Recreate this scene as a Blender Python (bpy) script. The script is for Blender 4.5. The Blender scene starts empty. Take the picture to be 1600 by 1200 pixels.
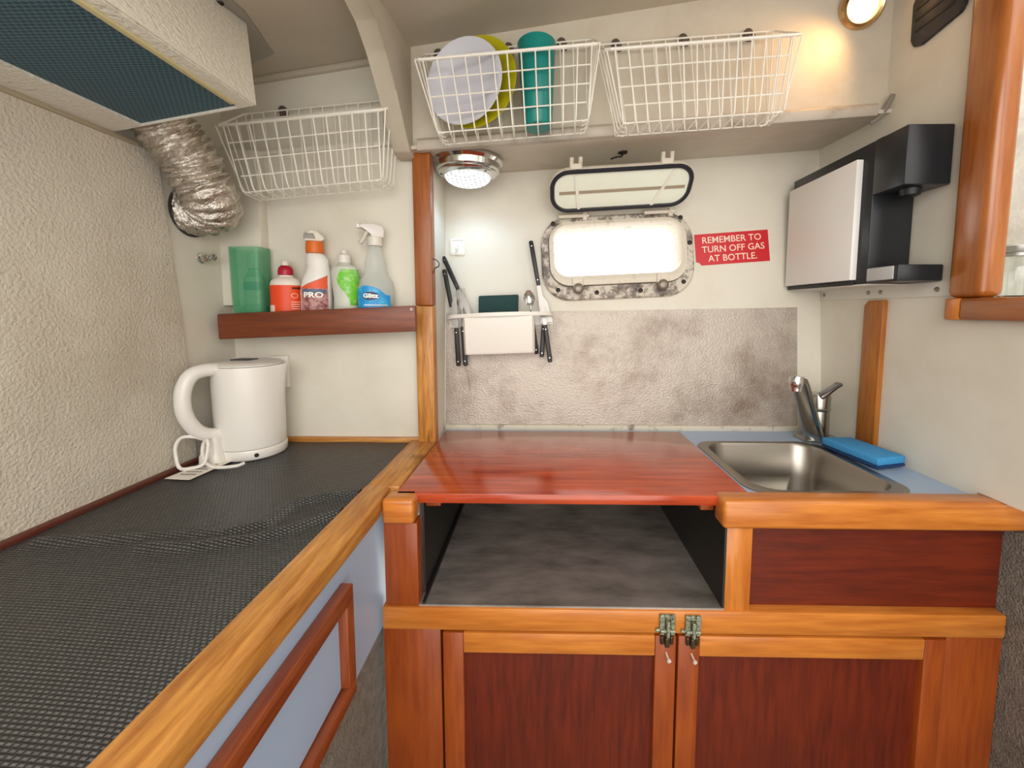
import bpy, bmesh, math, random
from mathutils import Vector, Matrix
random.seed(7)
R = math.radians
V = Vector
SC = bpy.context.scene
COL = SC.collection

# ------------------------------------------------------------------ camera
cam_d = bpy.data.cameras.new('camera')
cam = bpy.data.objects.new('camera', cam_d)
COL.objects.link(cam)
cam.location = (0, 0, 1.23)
pitch, yaw = math.atan(56 / 650), math.atan(13 / 650)
cam.rotation_euler = (math.pi / 2 - pitch, 0, yaw)
cam_d.sensor_fit = 'HORIZONTAL'
cam_d.sensor_width = 36.0
cam_d.lens = 36.0 * 650 / 1600
cam_d.shift_x = (800 - 833) / 1600
cam_d.shift_y = (540 - 600) / 1600
cam_d.clip_start = 0.02
SC.camera = cam

# ------------------------------------------------------------------ world, exposure
world = bpy.data.worlds.new('daylight')
SC.world = world
world.use_nodes = True
wn = world.node_tree.nodes
wn['Background'].inputs[0].default_value = (1.0, 0.97, 0.92, 1)
wn['Background'].inputs[1].default_value = 2.75
SC.view_settings.view_transform = 'Standard'
SC.view_settings.look = 'None'
SC.view_settings.gamma = 1.0
SC.view_settings.use_curve_mapping = False
SC.view_settings.exposure = 0.0


def area_light(name, loc, target, sx, sy, power, color):
    d = bpy.data.lights.new(name, 'AREA')
    d.shape = 'RECTANGLE'; d.size = sx; d.size_y = sy
    d.energy = power; d.color = color
    o = bpy.data.objects.new(name, d); COL.objects.link(o)
    o.location = loc
    o.rotation_euler = (V(target) - V(loc)).to_track_quat('-Z', 'Y').to_euler()
    return o


# added fill light behind the photographer, standing in for unseen companionway daylight
area_light('rear_fill_light', (0.05, -0.75, 1.75), (0.0, 1.1, 1.15), 1.2, 0.9, 9, (1.0, 0.95, 0.87))

# ------------------------------------------------------------------ materials
MATS = {}


def lin(h):
    h = h.lstrip('#')
    out = []
    for i in (0, 2, 4):
        c = int(h[i:i + 2], 16) / 255
        out.append(c / 12.92 if c <= 0.04045 else ((c + 0.055) / 1.055) ** 2.4)
    return (*out, 1)


def newmat(name):
    m = bpy.data.materials.new(name)
    m.use_nodes = True
    nt = m.node_tree
    return m, nt, nt.nodes['Principled BSDF']


def noise(nt, scale, detail=4, vec=None, rough=0.5, mscale=None):
    tc = nt.nodes.new('ShaderNodeTexCoord')
    mp = nt.nodes.new('ShaderNodeMapping')
    if mscale: mp.inputs['Scale'].default_value = mscale
    nt.links.new(tc.outputs['Object'], mp.inputs['Vector'])
    n = nt.nodes.new('ShaderNodeTexNoise')
    n.inputs['Scale'].default_value = scale
    n.inputs['Detail'].default_value = detail
    n.inputs['Roughness'].default_value = rough
    nt.links.new(mp.outputs['Vector'], n.inputs['Vector'])
    return n


def ramp(nt, fac, stops):
    r = nt.nodes.new('ShaderNodeValToRGB')
    e = r.color_ramp.elements
    while len(e) < len(stops): e.new(0.5)
    for k, (p, c) in enumerate(stops):
        e[k].position = p; e[k].color = c
    nt.links.new(fac, r.inputs['Fac'])
    return r


def bump(nt, b, height, strength, dist=0.002):
    bp = nt.nodes.new('ShaderNodeBump')
    bp.inputs['Strength'].default_value = strength
    bp.inputs['Distance'].default_value = dist
    nt.links.new(height, bp.inputs['Height'])
    nt.links.new(bp.outputs['Normal'], b.inputs['Normal'])


def plain(name, hexc, rough=0.5, metal=0.0, coat=0.0, trans=0.0, ior=1.45, alpha=1.0, emit=None, estr=0.0,
          mott=None, bmp=None, bscale=None):
    """plain paint / plastic / metal; mott = (hex, scale, lo, hi) mixes a second colour in noisy patches;
    bmp = (noise scale, strength, distance)"""
    if name in MATS: return MATS[name]
    m, nt, b = newmat(name)
    b.inputs['Base Color'].default_value = lin(hexc)
    b.inputs['Roughness'].default_value = rough
    b.inputs['Metallic'].default_value = metal
    b.inputs['Coat Weight'].default_value = coat
    b.inputs['Transmission Weight'].default_value = trans
    b.inputs['IOR'].default_value = ior
    b.inputs['Alpha'].default_value = alpha
    if emit:
        b.inputs['Emission Color'].default_value = lin(emit)
        b.inputs['Emission Strength'].default_value = estr
    if mott:
        n = noise(nt, mott[1], 6, rough=0.65)
        r = ramp(nt, n.outputs['Fac'], [(mott[2], lin(hexc)), (mott[3], lin(mott[0]))])
        nt.links.new(r.outputs['Color'], b.inputs['Base Color'])
    if bmp:
        n = noise(nt, bmp[0], 3, mscale=bscale)
        bump(nt, b, n.outputs['Fac'], bmp[1], bmp[2])
    MATS[name] = m
    return m


def wood(name, dark, light, axis, rough=0.3, coat=0.25, scale=9.0, knots=None):
    key = name + '_' + axis
    if key in MATS: return MATS[key]
    m, nt, b = newmat(key)
    s = {'x': (1, 11, 11), 'y': (11, 1, 11), 'z': (11, 11, 1)}[axis]
    n = noise(nt, scale, 7, rough=0.62, mscale=s)
    n2 = noise(nt, 5.0, 2)
    mx = nt.nodes.new('ShaderNodeMath'); mx.operation = 'MULTIPLY_ADD'
    mx.inputs[1].default_value = 0.35
    nt.links.new(n2.outputs['Fac'], mx.inputs[0])
    nt.links.new(n.outputs['Fac'], mx.inputs[2])
    r = ramp(nt, mx.outputs[0], [(0.42, lin(dark)), (0.95, lin(light))])
    last = r.outputs['Color']
    if knots:
        n3 = noise(nt, 7.0, 5, mscale={'x': (1, 3, 3), 'y': (3, 1, 3), 'z': (3, 3, 1)}[axis])
        r3 = ramp(nt, n3.outputs['Fac'], [(0.60, (0, 0, 0, 1)), (0.72, (1, 1, 1, 1))])
        mc = nt.nodes.new('ShaderNodeMix'); mc.data_type = 'RGBA'
        nt.links.new(r3.outputs['Color'], mc.inputs[0])
        nt.links.new(last, mc.inputs[6]); mc.inputs[7].default_value = lin(knots)
        last = mc.outputs[2]
    nt.links.new(last, b.inputs['Base Color'])
    b.inputs['Roughness'].default_value = rough
    b.inputs['Coat Weight'].default_value = coat
    b.inputs['Coat Roughness'].default_value = 0.18
    bump(nt, b, n.outputs['Fac'], 0.12, 0.001)
    MATS[key] = m
    return m


def oak(a): return wood('varnished_oak', '#8f5018', '#dda050', a, 0.42, 0.1, 11, '#4f2c10')
def teak(a): return wood('orange_teak', '#a5561a', '#d68838', a, 0.3, 0.3, 8)
def mahog(a): return wood('red_mahogany', '#481203', '#74260a', a, 0.42, 0.12, 10)
def redwood(a): return wood('stile_mahogany', '#7a300a', '#a24e18', a, 0.34, 0.25, 9)
def board(a): return wood('glossy_red_board', '#842208', '#c6542c', a, 0.14, 0.6, 6)
def shelfw(a): return wood('shelf_mahogany', '#56220c', '#84401a', a, 0.42, 0.1, 9)
def framew(a): return wood('frame_teak', '#86420f', '#b06a2a', a, 0.25, 0.45, 7)


WHITE = plain('cream_painted_wall', '#dcd7ca', 0.5, mott=('#c9c0ae', 3.0, 0.45, 0.85), bmp=(14, 0.08, 0.004))
CEIL = plain('ceiling_paint', '#c6bdad', 0.55, mott=('#b0a48f', 2.5, 0.4, 0.85), bmp=(220, 0.12, 0.001))
UPPER = plain('upper_panel_paint', '#ccc3b3', 0.5, mott=('#b5a48e', 4.0, 0.5, 0.85), bmp=(12, 0.08, 0.004))
SILVER = plain('brushed_steel', '#b9b6b0', 0.3, 1.0, bmp=(60, 0.05, 0.001))
CHROME = plain('chrome', '#d4d4d2', 0.12, 1.0)
STEELD = plain('dull_steel', '#8c8880', 0.35, 1.0)
BLACK = plain('black_plastic', '#17181b', 0.45)
WPLAST = plain('white_plastic', '#e6e2da', 0.35)
WIRE = plain('white_coated_wire', '#ece8de', 0.35)
DARKM = plain('dark_metal', '#37322e', 0.5, 0.7)
CUTL = plain('cutlery_steel', '#8d8a86', 0.34, 1.0)
SCREW = plain('screw_steel', '#9a958c', 0.35, 0.9)


def stipple_wall(name, base, dirt, rough, metal, sc, strength, dirt_scale=2.2, lo=0.5, hi=0.8, grad=None):
    m, nt, b = newmat(name)
    n = noise(nt, dirt_scale, 7, rough=0.7)
    r = ramp(nt, n.outputs['Fac'], [(lo, lin(base)), (hi, lin(dirt))])
    nt.links.new(r.outputs['Color'], b.inputs['Base Color'])
    b.inputs['Roughness'].default_value = rough
    b.inputs['Metallic'].default_value = metal
    n2 = noise(nt, sc, 2, mscale=grad or (1, 1, 1))
    bump(nt, b, n2.outputs['Fac'], strength, 0.003)
    return m


LEFTSTIP = stipple_wall('stippled_grey_lining', '#cfc7b8', '#a3957f', 0.38, 0.0, 200, 0.75, 1.8, 0.48, 0.9)
SPLASH = stipple_wall('stippled_aluminium', '#beb4aa', '#7d6858', 0.42, 0.3, 190, 0.65, 4.5, 0.44, 0.76, (1, 1, 1.3))
HOODP = plain('hood_stipple_paint', '#e8e3d7', 0.4, bmp=(150, 0.9, 0.004))
CARPET = plain('grey_carpet', '#8b847a', 0.95, mott=('#6e675e', 60, 0.35, 0.7), bmp=(260, 0.9, 0.006))
BLUEP = plain('pale_blue_laminate', '#9fb4cf', 0.32)


def mat_mesh():
    m, nt, b = newmat('black_mesh_mat')
    tc = nt.nodes.new('ShaderNodeTexCoord')
    mp = nt.nodes.new('ShaderNodeMapping')
    mp.inputs['Rotation'].default_value = (0, 0, R(4))
    nt.links.new(tc.outputs['Object'], mp.inputs['Vector'])
    br = nt.nodes.new('ShaderNodeTexBrick')
    br.inputs['Scale'].default_value = 1.0
    br.inputs['Brick Width'].default_value = 0.0066
    br.inputs['Row Height'].default_value = 0.0042
    br.inputs['Mortar Size'].default_value = 0.0018
    br.inputs['Mortar Smooth'].default_value = 1.0
    br.inputs['Color1'].default_value = lin('#646360')
    br.inputs['Color2'].default_value = lin('#565553')
    br.inputs['Mortar'].default_value = lin('#1e1e20')
    nt.links.new(mp.outputs['Vector'], br.inputs['Vector'])
    nt.links.new(br.outputs['Color'], b.inputs['Base Color'])
    b.inputs['Roughness'].default_value = 0.3
    inv = nt.nodes.new('ShaderNodeMath'); inv.operation = 'SUBTRACT'; inv.inputs[0].default_value = 1
    nt.links.new(br.outputs['Fac'], inv.inputs[1])
    bump(nt, b, inv.outputs[0], 0.9, 0.002)
    return m


def filter_mesh():
    m, nt, b = newmat('blue_filter_mesh')
    tc = nt.nodes.new('ShaderNodeTexCoord')
    br = nt.nodes.new('ShaderNodeTexBrick')
    br.inputs['Scale'].default_value = 1.0
    br.inputs['Brick Width'].default_value = 0.008
    br.inputs['Row Height'].default_value = 0.0055
    br.inputs['Mortar Size'].default_value = 0.0009
    br.inputs['Color1'].default_value = lin('#0b3148')
    br.inputs['Color2'].default_value = lin('#103c54')
    br.inputs['Mortar'].default_value = lin('#48707c')
    nt.links.new(tc.outputs['Object'], br.inputs['Vector'])
    nt.links.new(br.outputs['Color'], b.inputs['Base Color'])
    b.inputs['Roughness'].default_value = 0.55
    bump(nt, b, br.outputs['Fac'], 0.7, 0.002)
    return m


def corroded():
    m, nt, b = newmat('corroded_white_frame')
    n = noise(nt, 26, 8, rough=0.75)
    r = ramp(nt, n.outputs['Fac'], [(0.46, lin('#cdc4b7')), (0.53, lin('#8b8076')), (0.64, lin('#564d46'))])
    nt.links.new(r.outputs['Color'], b.inputs['Base Color'])
    b.inputs['Roughness'].default_value = 0.55
    bump(nt, b, n.outputs['Fac'], 0.4, 0.002)
    return m


def foil():
    m, nt, b = newmat('crinkled_aluminium_foil')
    b.inputs['Base Color'].default_value = lin('#d2cac0')
    b.inputs['Metallic'].default_value = 0.9
    b.inputs['Roughness'].default_value = 0.26
    n = noise(nt, 70, 4, rough=0.7)
    bump(nt, b, n.outputs['Fac'], 0.9, 0.006)
    return m


def quilt():
    m, nt, b = newmat('crumpled_white_lining')
    n = noise(nt, 7, 5, rough=0.6)
    r = ramp(nt, n.outputs['Fac'], [(0.3, lin('#cfc9c0')), (0.6, lin('#f6f3ee'))])
    nt.links.new(r.outputs['Color'], b.inputs['Base Color'])
    b.inputs['Roughness'].default_value = 0.6
    bump(nt, b, n.outputs['Fac'], 0.8, 0.03)
    return m


def verdigris():
    m, nt, b = newmat('verdigris_brass')
    n = noise(nt, 190, 5, rough=0.7)
    r = ramp(nt, n.outputs['Fac'], [(0.42, lin('#6d6a4c')), (0.52, lin('#a8b29c')), (0.62, lin('#4a4230'))])
    nt.links.new(r.outputs['Color'], b.inputs['Base Color'])
    b.inputs['Metallic'].default_value = 0.5
    b.inputs['Roughness'].default_value = 0.45
    return m


def oven_steel():
    m, nt, b = newmat('smeared_oven_steel')
    n = noise(nt, 9, 5, rough=0.6, mscale=(1, 2.5, 2.5))
    r = ramp(nt, n.outputs['Fac'], [(0.3, lin('#8d8880')), (0.75, lin('#dcd7cf'))])
    nt.links.new(r.outputs['Color'], b.inputs['Base Color'])
    b.inputs['Metallic'].default_value = 0.72
    r2 = ramp(nt, n.outputs['Fac'], [(0.3, (0.5, 0.5, 0.5, 1)), (0.7, (0.28, 0.28, 0.28, 1))])
    nt.links.new(r2.outputs['Color'], b.inputs['Roughness'])
    return m


# ------------------------------------------------------------------ mesh helpers
def box(bm, a, b, bev=0.0, seg=2):
    x0, y0, z0 = [min(a[i], b[i]) for i in range(3)]
    x1, y1, z1 = [max(a[i], b[i]) for i in range(3)]
    vs = [bm.verts.new(p) for p in ((x0, y0, z0), (x1, y0, z0), (x1, y1, z0), (x0, y1, z0),
                                    (x0, y0, z1), (x1, y0, z1), (x1, y1, z1), (x0, y1, z1))]
    fs = [bm.faces.new([vs[i] for i in f]) for f in ((0, 3, 2, 1), (4, 5, 6, 7), (0, 1, 5, 4), (1, 2, 6, 5), (2, 3, 7, 6), (3, 0, 4, 7))]
    if bev:
        es = list({e for f in fs for e in f.edges})
        bmesh.ops.bevel(bm, geom=es, offset=bev, segments=seg, profile=0.5, affect='EDGES')
    return bm


def prism(bm, pts, ext, bev=0.0, seg=2):
    a = [bm.verts.new(p) for p in pts]
    b = [bm.verts.new(V(p) + V(ext)) for p in pts]
    n = len(pts)
    fs = [bm.faces.new(a[::-1]), bm.faces.new(b)]
    for i in range(n):
        fs.append(bm.faces.new([a[i], a[(i + 1) % n], b[(i + 1) % n], b[i]]))
    if bev:
        es = list({e for f in fs for e in f.edges})
        bmesh.ops.bevel(bm, geom=es, offset=bev, segments=seg, profile=0.5, affect='EDGES')
    return bm


def loft(bm, rings, cap0=True, cap1=True, closed=True, loop=False):
    rs = [[bm.verts.new(p) for p in r] for r in rings]
    n = len(rings[0])
    pairs = list(zip(rs, rs[1:]))
    if loop: pairs.append((rs[-1], rs[0]))
    for a, b in pairs:
        for i in range(n if closed else n - 1):
            j = (i + 1) % n
            bm.faces.new([a[i], a[j], b[j], b[i]])
    if not loop:
        if cap0: bm.faces.new(rs[0][::-1])
        if cap1: bm.faces.new(rs[-1])
    return bm


def tube(bm, path, r, n=8, closed=False, flat=1.0):
    P = [V(p) for p in path]
    k = len(P)
    rings = []
    up = None
    for i in range(k):
        if closed: t = (P[(i + 1) % k] - P[i - 1])
        else: t = P[min(i + 1, k - 1)] - P[max(i - 1, 0)]
        t.normalize()
        if up is None:
            up = V((0, 0, 1)) if abs(t.z) < 0.9 else V((1, 0, 0))
        up = (up - t * up.dot(t)).normalized()
        s = t.cross(up)
        rr_ = r[i] if isinstance(r, (list, tuple)) else r
        rings.append([P[i] + up * (math.cos(2 * math.pi * q / n) * rr_) + s * (math.sin(2 * math.pi * q / n) * rr_ * flat) for q in range(n)])
    return loft(bm, rings, loop=closed)


def smooth_path(pts, per=6):
    P = [V(p) for p in pts]
    out = []
    for i in range(len(P) - 1):
        p0, p1, p2, p3 = P[max(i - 1, 0)], P[i], P[i + 1], P[min(i + 2, len(P) - 1)]
        for k in range(per):
            t = k / per
            out.append(0.5 * ((2 * p1) + (p2 - p0) * t + (2 * p0 - 5 * p1 + 4 * p2 - p3) * t * t + (3 * p1 - p0 - 3 * p2 + p3) * t ** 3))
    out.append(P[-1])
    return out


def cyl(bm, a, b, r, n=20):
    return tube(bm, [a, b], r, n)


def lathe(bm, prof, n=36, c=(0, 0, 0), sx=1.0, sy=1.0, mtx=None, cap0=True, cap1=True):
    rings = []
    for (r, z) in prof:
        ring = [V((r * sx * math.cos(2 * math.pi * i / n), r * sy * math.sin(2 * math.pi * i / n), z)) for i in range(n)]
        ring = [(mtx @ p if mtx else p + V(c)) for p in ring]
        rings.append(ring)
    return loft(bm, rings, cap0, cap1)


def rr(w, h, r, k=6):
    """rounded rectangle outline, centred"""
    out = []
    for cx, cy, a0 in ((w - r, h - r, 0), (-w + r, h - r, 90), (-w + r, -h + r, 180), (w - r, -h + r, 270)):
        for i in range(k + 1):
            a = R(a0 + 90 * i / k)
            out.append((cx + r * math.cos(a), cy + r * math.sin(a)))
    return out


def basis(origin, x, y, z):
    m = Matrix((V(x), V(y), V(z))).transposed().to_4x4()
    m.translation = V(origin)
    return m


def toward(origin, direction, roll=0.0):
    """matrix whose +Z points along direction"""
    q = V(direction).to_track_quat('Z', 'Y')
    return Matrix.Translation(V(origin)) @ q.to_matrix().to_4x4() @ Matrix.Rotation(roll, 4, 'Z')


def B(): return bmesh.new()


WM = {}


def props(o, label=None, cat=None, group=None, kind=None):
    if label: o['label'] = label
    if cat: o['category'] = cat
    if group: o['group'] = group
    if kind: o['kind'] = kind
    return o


def thing(name, at, label, cat, group=None, kind=None):
    o = bpy.data.objects.new(name, None)
    o.empty_display_size = 0.03
    COL.objects.link(o)
    o.location = at
    WM[o.name] = Matrix.Translation(V(at))
    return props(o, label, cat, group, kind)


def obj(name, bm, mat, parent=None, at=None, label=None, cat=None, group=None, kind=None, angle=38, local=False, recalc=True):
    """links one mesh object; geometry is given in world space (or in the parent's space when local)"""
    m = WM[parent.name] if parent else Matrix.Translation(V(at or (0, 0, 0)))
    if not local: bm.transform(m.inverted())
    if recalc: bmesh.ops.recalc_face_normals(bm, faces=bm.faces)
    me = bpy.data.meshes.new(name)
    bm.to_mesh(me); bm.free()
    for p in me.polygons: p.use_smooth = True
    me.set_sharp_from_angle(angle=R(angle))
    if isinstance(mat, (list, tuple)):
        for x in mat: me.materials.append(x)
    else: me.materials.append(mat)
    o = bpy.data.objects.new(name, me)
    COL.objects.link(o)
    if parent:
        o.parent = parent; WM[o.name] = m
    else:
        o.location = at or (0, 0, 0); WM[o.name] = m
    return props(o, label, cat, group, kind)


def text(bm, s, size, fn, bold=0.0, spacing=1.0, align='CENTER'):
    """adds lettering; fn maps flat (x, y) to a point"""
    c = bpy.data.curves.new('lettering', 'FONT')
    c.body = s; c.size = size; c.align_x = align; c.align_y = 'CENTER'
    c.offset = bold; c.space_character = spacing; c.resolution_u = 3
    o = bpy.data.objects.new('lettering', c)
    COL.objects.link(o)
    dg = bpy.context.evaluated_depsgraph_get()
    dg.update()
    me = bpy.data.meshes.new_from_object(o.evaluated_get(dg))
    vs = [bm.verts.new(fn(v.co.x, v.co.y)) for v in me.vertices]
    for p in me.polygons:
        try: bm.faces.new([vs[i] for i in p.vertices])
        except ValueError: pass
    bpy.data.objects.remove(o); bpy.data.curves.remove(c); bpy.data.meshes.remove(me)
    return bm


# frame of the leaning hull side behind the galley: x along, s up the wall, d out of it
WO, WS, WN = V((0, 1.15, 0.9)), V((0, 0.0995, 0.995)), V((0, -0.995, 0.0995))
def W(x, s, d=0.0): return WO + V((1, 0, 0)) * x + WS * s + WN * d


def ceil_z(x, y): return 1.87 + 0.14 * x + 0.15 * (y - 1.0)
def soffit_z(x): return 1.598 + 0.066 * (x + 0.287)


# ================================================================== SETTING
obj('floor', box(B(), (-1.0, -1.2, -0.03), (1.2, 1.4, 0.0)), CARPET, at=(0, 0, 0), kind='structure')

# ceiling: slopes with the deck, cut short above the photographer to let sky light in
bm = B()
q = [(-0.82, 0.12), (0.80, 0.12), (0.80, 1.3), (-0.82, 1.3)]
prism(bm, [(x, y, ceil_z(x, y)) for x, y in q], (0, 0, 0.03))
obj('ceiling', bm, CEIL, at=(0, 0, 0), kind='structure')

# hull side behind the galley with the porthole cut in it
PC, PT = (0.2115, 0.4985), R(2.6)
def pr(pts, c=PC, t=PT): return [(c[0] + x * math.cos(t) - y * math.sin(t), c[1] + x * math.sin(t) + y * math.cos(t)) for x, y in pts]
hole = pr(rr(0.188, 0.081, 0.045, 8))
bm = B()
outer = []
x0, x1, s0, s1 = -0.30, 0.85, -0.06, 1.2
for (px, ps) in hole:
    dx, ds = px - PC[0], ps - PC[1]
    k = min(((x1 if dx > 0 else x0) - PC[0]) / dx if abs(dx) > 1e-6 else 9e9, ((s1 if ds > 0 else s0) - PC[1]) / ds if abs(ds) > 1e-6 else 9e9)
    outer.append((PC[0] + dx * k, PC[1] + ds * k))
corners = [(x1, s1), (x0, s1), (x0, s0), (x1, s0)]
for c in corners:   # snap the nearest outline point onto each corner
    i = min(range(len(outer)), key=lambda j: (outer[j][0] - c[0]) ** 2 + (outer[j][1] - c[1]) ** 2)
    outer[i] = c
T = 0.05
loft(bm, [[W(*p, 0) for p in outer], [W(*p, 0) for p in hole], [W(*p, -T) for p in hole], [W(*p, -T) for p in outer]], loop=True)
obj('wall_back', bm, WHITE, at=(0, 1.15, 0), kind='structure')

obj('wall_back_left', box(B(), (-0.82, 1.03, 0.0), (-0.275, 1.06, 2.0)), WHITE, at=(-0.55, 1.03, 0), kind='structure')
obj('wall_return', box(B(), (-0.288, 1.03, 0.85), (-0.274, 1.3, 1.66)), WHITE, at=(-0.28, 1.1, 0.85), kind='structure')
obj('wall_upper', prism(B(), [(-0.30, 1.0, soffit_z(-0.3)), (0.785, 1.0, soffit_z(0.785)), (0.785, 1.0, 2.02), (-0.30, 1.0, 2.02)], (0, 0.012, 0)),
    UPPER, at=(0.2, 1.0, 1.6), kind='structure')
bm = B()
prism(bm, [(-0.30, 0.985, soffit_z(-0.3)), (0.785, 0.985, soffit_z(0.785)), (0.785, 1.3, soffit_z(0.785) + 0.012), (-0.30, 1.3, soffit_z(-0.3) + 0.012)], (0, 0, 0.008))
obj('ceiling_soffit', bm, UPPER, at=(0.2, 1.1, 1.6), kind='structure')

# left hull side: smooth board with the stippled lining over its near part
obj('wall_left', box(B(), (-0.82, -0.5, 0.0), (-0.772, 1.06, 2.0)), WHITE, at=(-0.8, 0.4, 0), kind='structure')
bm = B()
prism(bm, [(-0.772, -0.5, 0.896), (-0.772, 0.885, 0.896), (-0.772, 0.875, 1.15), (-0.772, 0.842, 1.54), (-0.772, -0.5, 1.54)], (0.008, 0, 0), 0.001, 1)
obj('wall_lining', bm, LEFTSTIP, at=(-0.77, 0.3, 0.9), kind='structure')
obj('trim_1', prism(B(), [(-0.772, -0.5, 1.537), (-0.772, 0.80, 1.537), (-0.772, 0.80, 1.547), (-0.772, -0.5, 1.547)], (0.012, 0, 0), 0.003),
    plain('dirty_trim', '#b3a78f', 0.5), at=(-0.77, 0.3, 1.54), kind='structure')
# boxed corner and the seam bead above it
obj('trim_2', box(B(), (-0.774, 1.0, 1.24), (-0.672, 1.032, 1.606), 0.003), WHITE, at=(-0.72, 1.02, 1.24), kind='structure')
obj('trim_3', prism(B(), [(-0.772, 1.016, 1.592), (-0.30, 1.016, 1.624), (-0.30, 1.016, 1.636), (-0.772, 1.016, 1.604)], (0, 0.016, 0), 0.003),
    WHITE, at=(-0.55, 1.02, 1.6), kind='structure')
# seam between wall and ceiling boards
obj('trim_4', prism(B(), [(-0.772, 1.018, ceil_z(-0.772, 1.02) - 0.012), (-0.30, 1.018, ceil_z(-0.3, 1.02) - 0.012), (-0.30, 1.018, ceil_z(-0.3, 1.02)), (-0.772, 1.018, ceil_z(-0.772, 1.02))], (0, 0.014, 0), 0.002),
    CEIL, at=(-0.55, 1.02, 1.8), kind='structure')

# right bulkhead with the pass-through opening
RX = 0.78
bm = B()
box(bm, (RX, 0.765, 0), (RX + 0.02, 1.32, 2.1))
box(bm, (RX, -0.5, 0.905), (RX + 0.02, 0.765, 1.235))
box(bm, (RX + 0.065, -0.5, 0), (RX + 0.085, 0.765, 0.905))
box(bm, (RX, 0.735, 0), (RX + 0.085, 0.765, 0.905))
box(bm, (RX, -0.5, 1.235), (RX + 0.02, 0.25, 2.1))
obj('wall_right', bm, WHITE, at=(RX, 0.5, 0), kind='structure')
obj('wall_right_lining', box(B(), (RX + 0.032, -0.5, 0), (RX + 0.065, 0.734, 0.851), 0.004), CARPET, at=(RX + 0.04, 0.2, 0), kind='structure')
# locker seen through the opening
bm = B()
box(bm, (1.12, 0.23, 1.2), (1.14, 1.12, 1.95))
box(bm, (RX + 0.02, 1.10, 1.2), (1.12, 1.12, 1.95))
box(bm, (RX + 0.02, 0.23, 1.23), (1.12, 1.10, 1.25))
bmesh.ops.subdivide_edges(bm, edges=bm.edges[:], cuts=14, use_grid_fill=True)
for v in bm.verts:
    if v.co.x > 1.10 and v.co.z > 1.26:
        v.co.x += 0.012 * math.sin(v.co.y * 37 + v.co.z * 9) * math.sin(v.co.z * 23 + 1)
obj('wall_locker', bm, quilt(), at=(1.0, 0.6, 1.23), kind='structure')

# carpeted base under the left counter
obj('baseboard_left', box(B(), (-0.60, -0.5, 0), (-0.296, 0.78, 0.655), 0.004), CARPET, at=(-0.45, 0.1, 0), kind='structure')

# deck knee between the two halves of the upper wall
bm = B()
knee = [(1.0, 1.585), (0.975, 1.588), (0.945, 1.622), (0.895, 1.68), (0.845, 1.73), (0.80, 1.757), (0.72, 1.772), (0.3, 1.71), (0.3, ceil_z(-0.3, 0.3) + 0.004), (1.03, ceil_z(-0.3, 1.03) + 0.004), (1.03, 1.585)]
prism(bm, [(-0.300, y, z) for y, z in knee], (-0.040, 0, 0), 0.004)
obj('trim_5', bm, CEIL, at=(-0.32, 1.0, 1.58), kind='structure')

# bull-nosed rail along the lower edge of the upper wall
bm = B()
z0, z1 = soffit_z(-0.286), soffit_z(0.748)
sec = [(0.0, 0.0), (-0.016, 0.0), (-0.020, 0.006), (-0.020, 0.020), (-0.014, 0.027), (0.0, 0.029)]
loft(bm, [[(-0.286, 1.0 + y, z0 - 0.004 + z) for y, z in sec], [(0.748, 1.0 + y, z1 - 0.004 + z) for y, z in sec]])
obj('trim_6', bm, plain('grey_rail_paint', '#b9aea0', 0.35, mott=('#8f8375', 14, 0.5, 0.75)), at=(0.2, 0.98, 1.6), kind='structure')
bm = B()
tube(bm, smooth_path([(0.742, 0.995, 1.650), (0.757, 0.99, 1.66), (0.768, 0.985, 1.68), (0.777, 0.98, 1.705)]), 0.005, 8, flat=0.5)
obj('trim_7', bm, plain('rail_end_grey', '#7c746a', 0.4), at=(0.76, 0.99, 1.66), kind='structure')

# wooden corner post with its two lengths
bm = box(B(), (-0.306, 1.006, 1.240), (-0.263, 1.04, 1.602), 0.004)
p = obj('trim_8', bm, wood('post_upper', '#824016', '#a8642c', 'z', 0.4, 0.1), at=(-0.285, 1.02, 0.9), kind='structure')
bm = box(B(), (-0.306, 1.004, 0.897), (-0.263, 1.04, 1.2395), 0.004)
obj('trim_9', bm, oak('z'), at=(-0.285, 1.02, 0.9), kind='structure')
# wooden batten on the right bulkhead
bm = B()
prism(bm, [(0.768, 0.956, 0.897), (0.768, 1.012, 0.897), (0.768, 1.012, 1.240), (0.768, 1.000, 1.252), (0.768, 0.956, 1.252)], (0.0125, 0, 0), 0.003)
obj('trim_10', bm, wood('batten', '#8c4a10', '#b8741f', 'z', 0.4, 0.15, 9), at=(0.774, 0.98, 0.9), kind='structure')
# thin mouldings where the counters meet the walls
obj('baseboard_back', box(B(), (-0.27, 1.138, 0.894), (0.775, 1.152, 0.909), 0.002), plain('grubby_white', '#cfc8b8', 0.5, mott=('#7d6f5c', 30, 0.55, 0.7)), at=(0.2, 1.145, 0.9), kind='structure')
obj('baseboard_rear', box(B(), (-0.772, 1.018, 0.893), (-0.306, 1.03, 0.908), 0.002), oak('x'), at=(-0.5, 1.02, 0.9), kind='structure')
obj('baseboard_side', box(B(), (-0.764, -0.4, 0.893), (-0.750, 1.018, 0.905), 0.002), wood('side_moulding', '#4c2014', '#6d3020', 'y', 0.5, 0), at=(-0.757, 0.3, 0.9), kind='structure')

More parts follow.
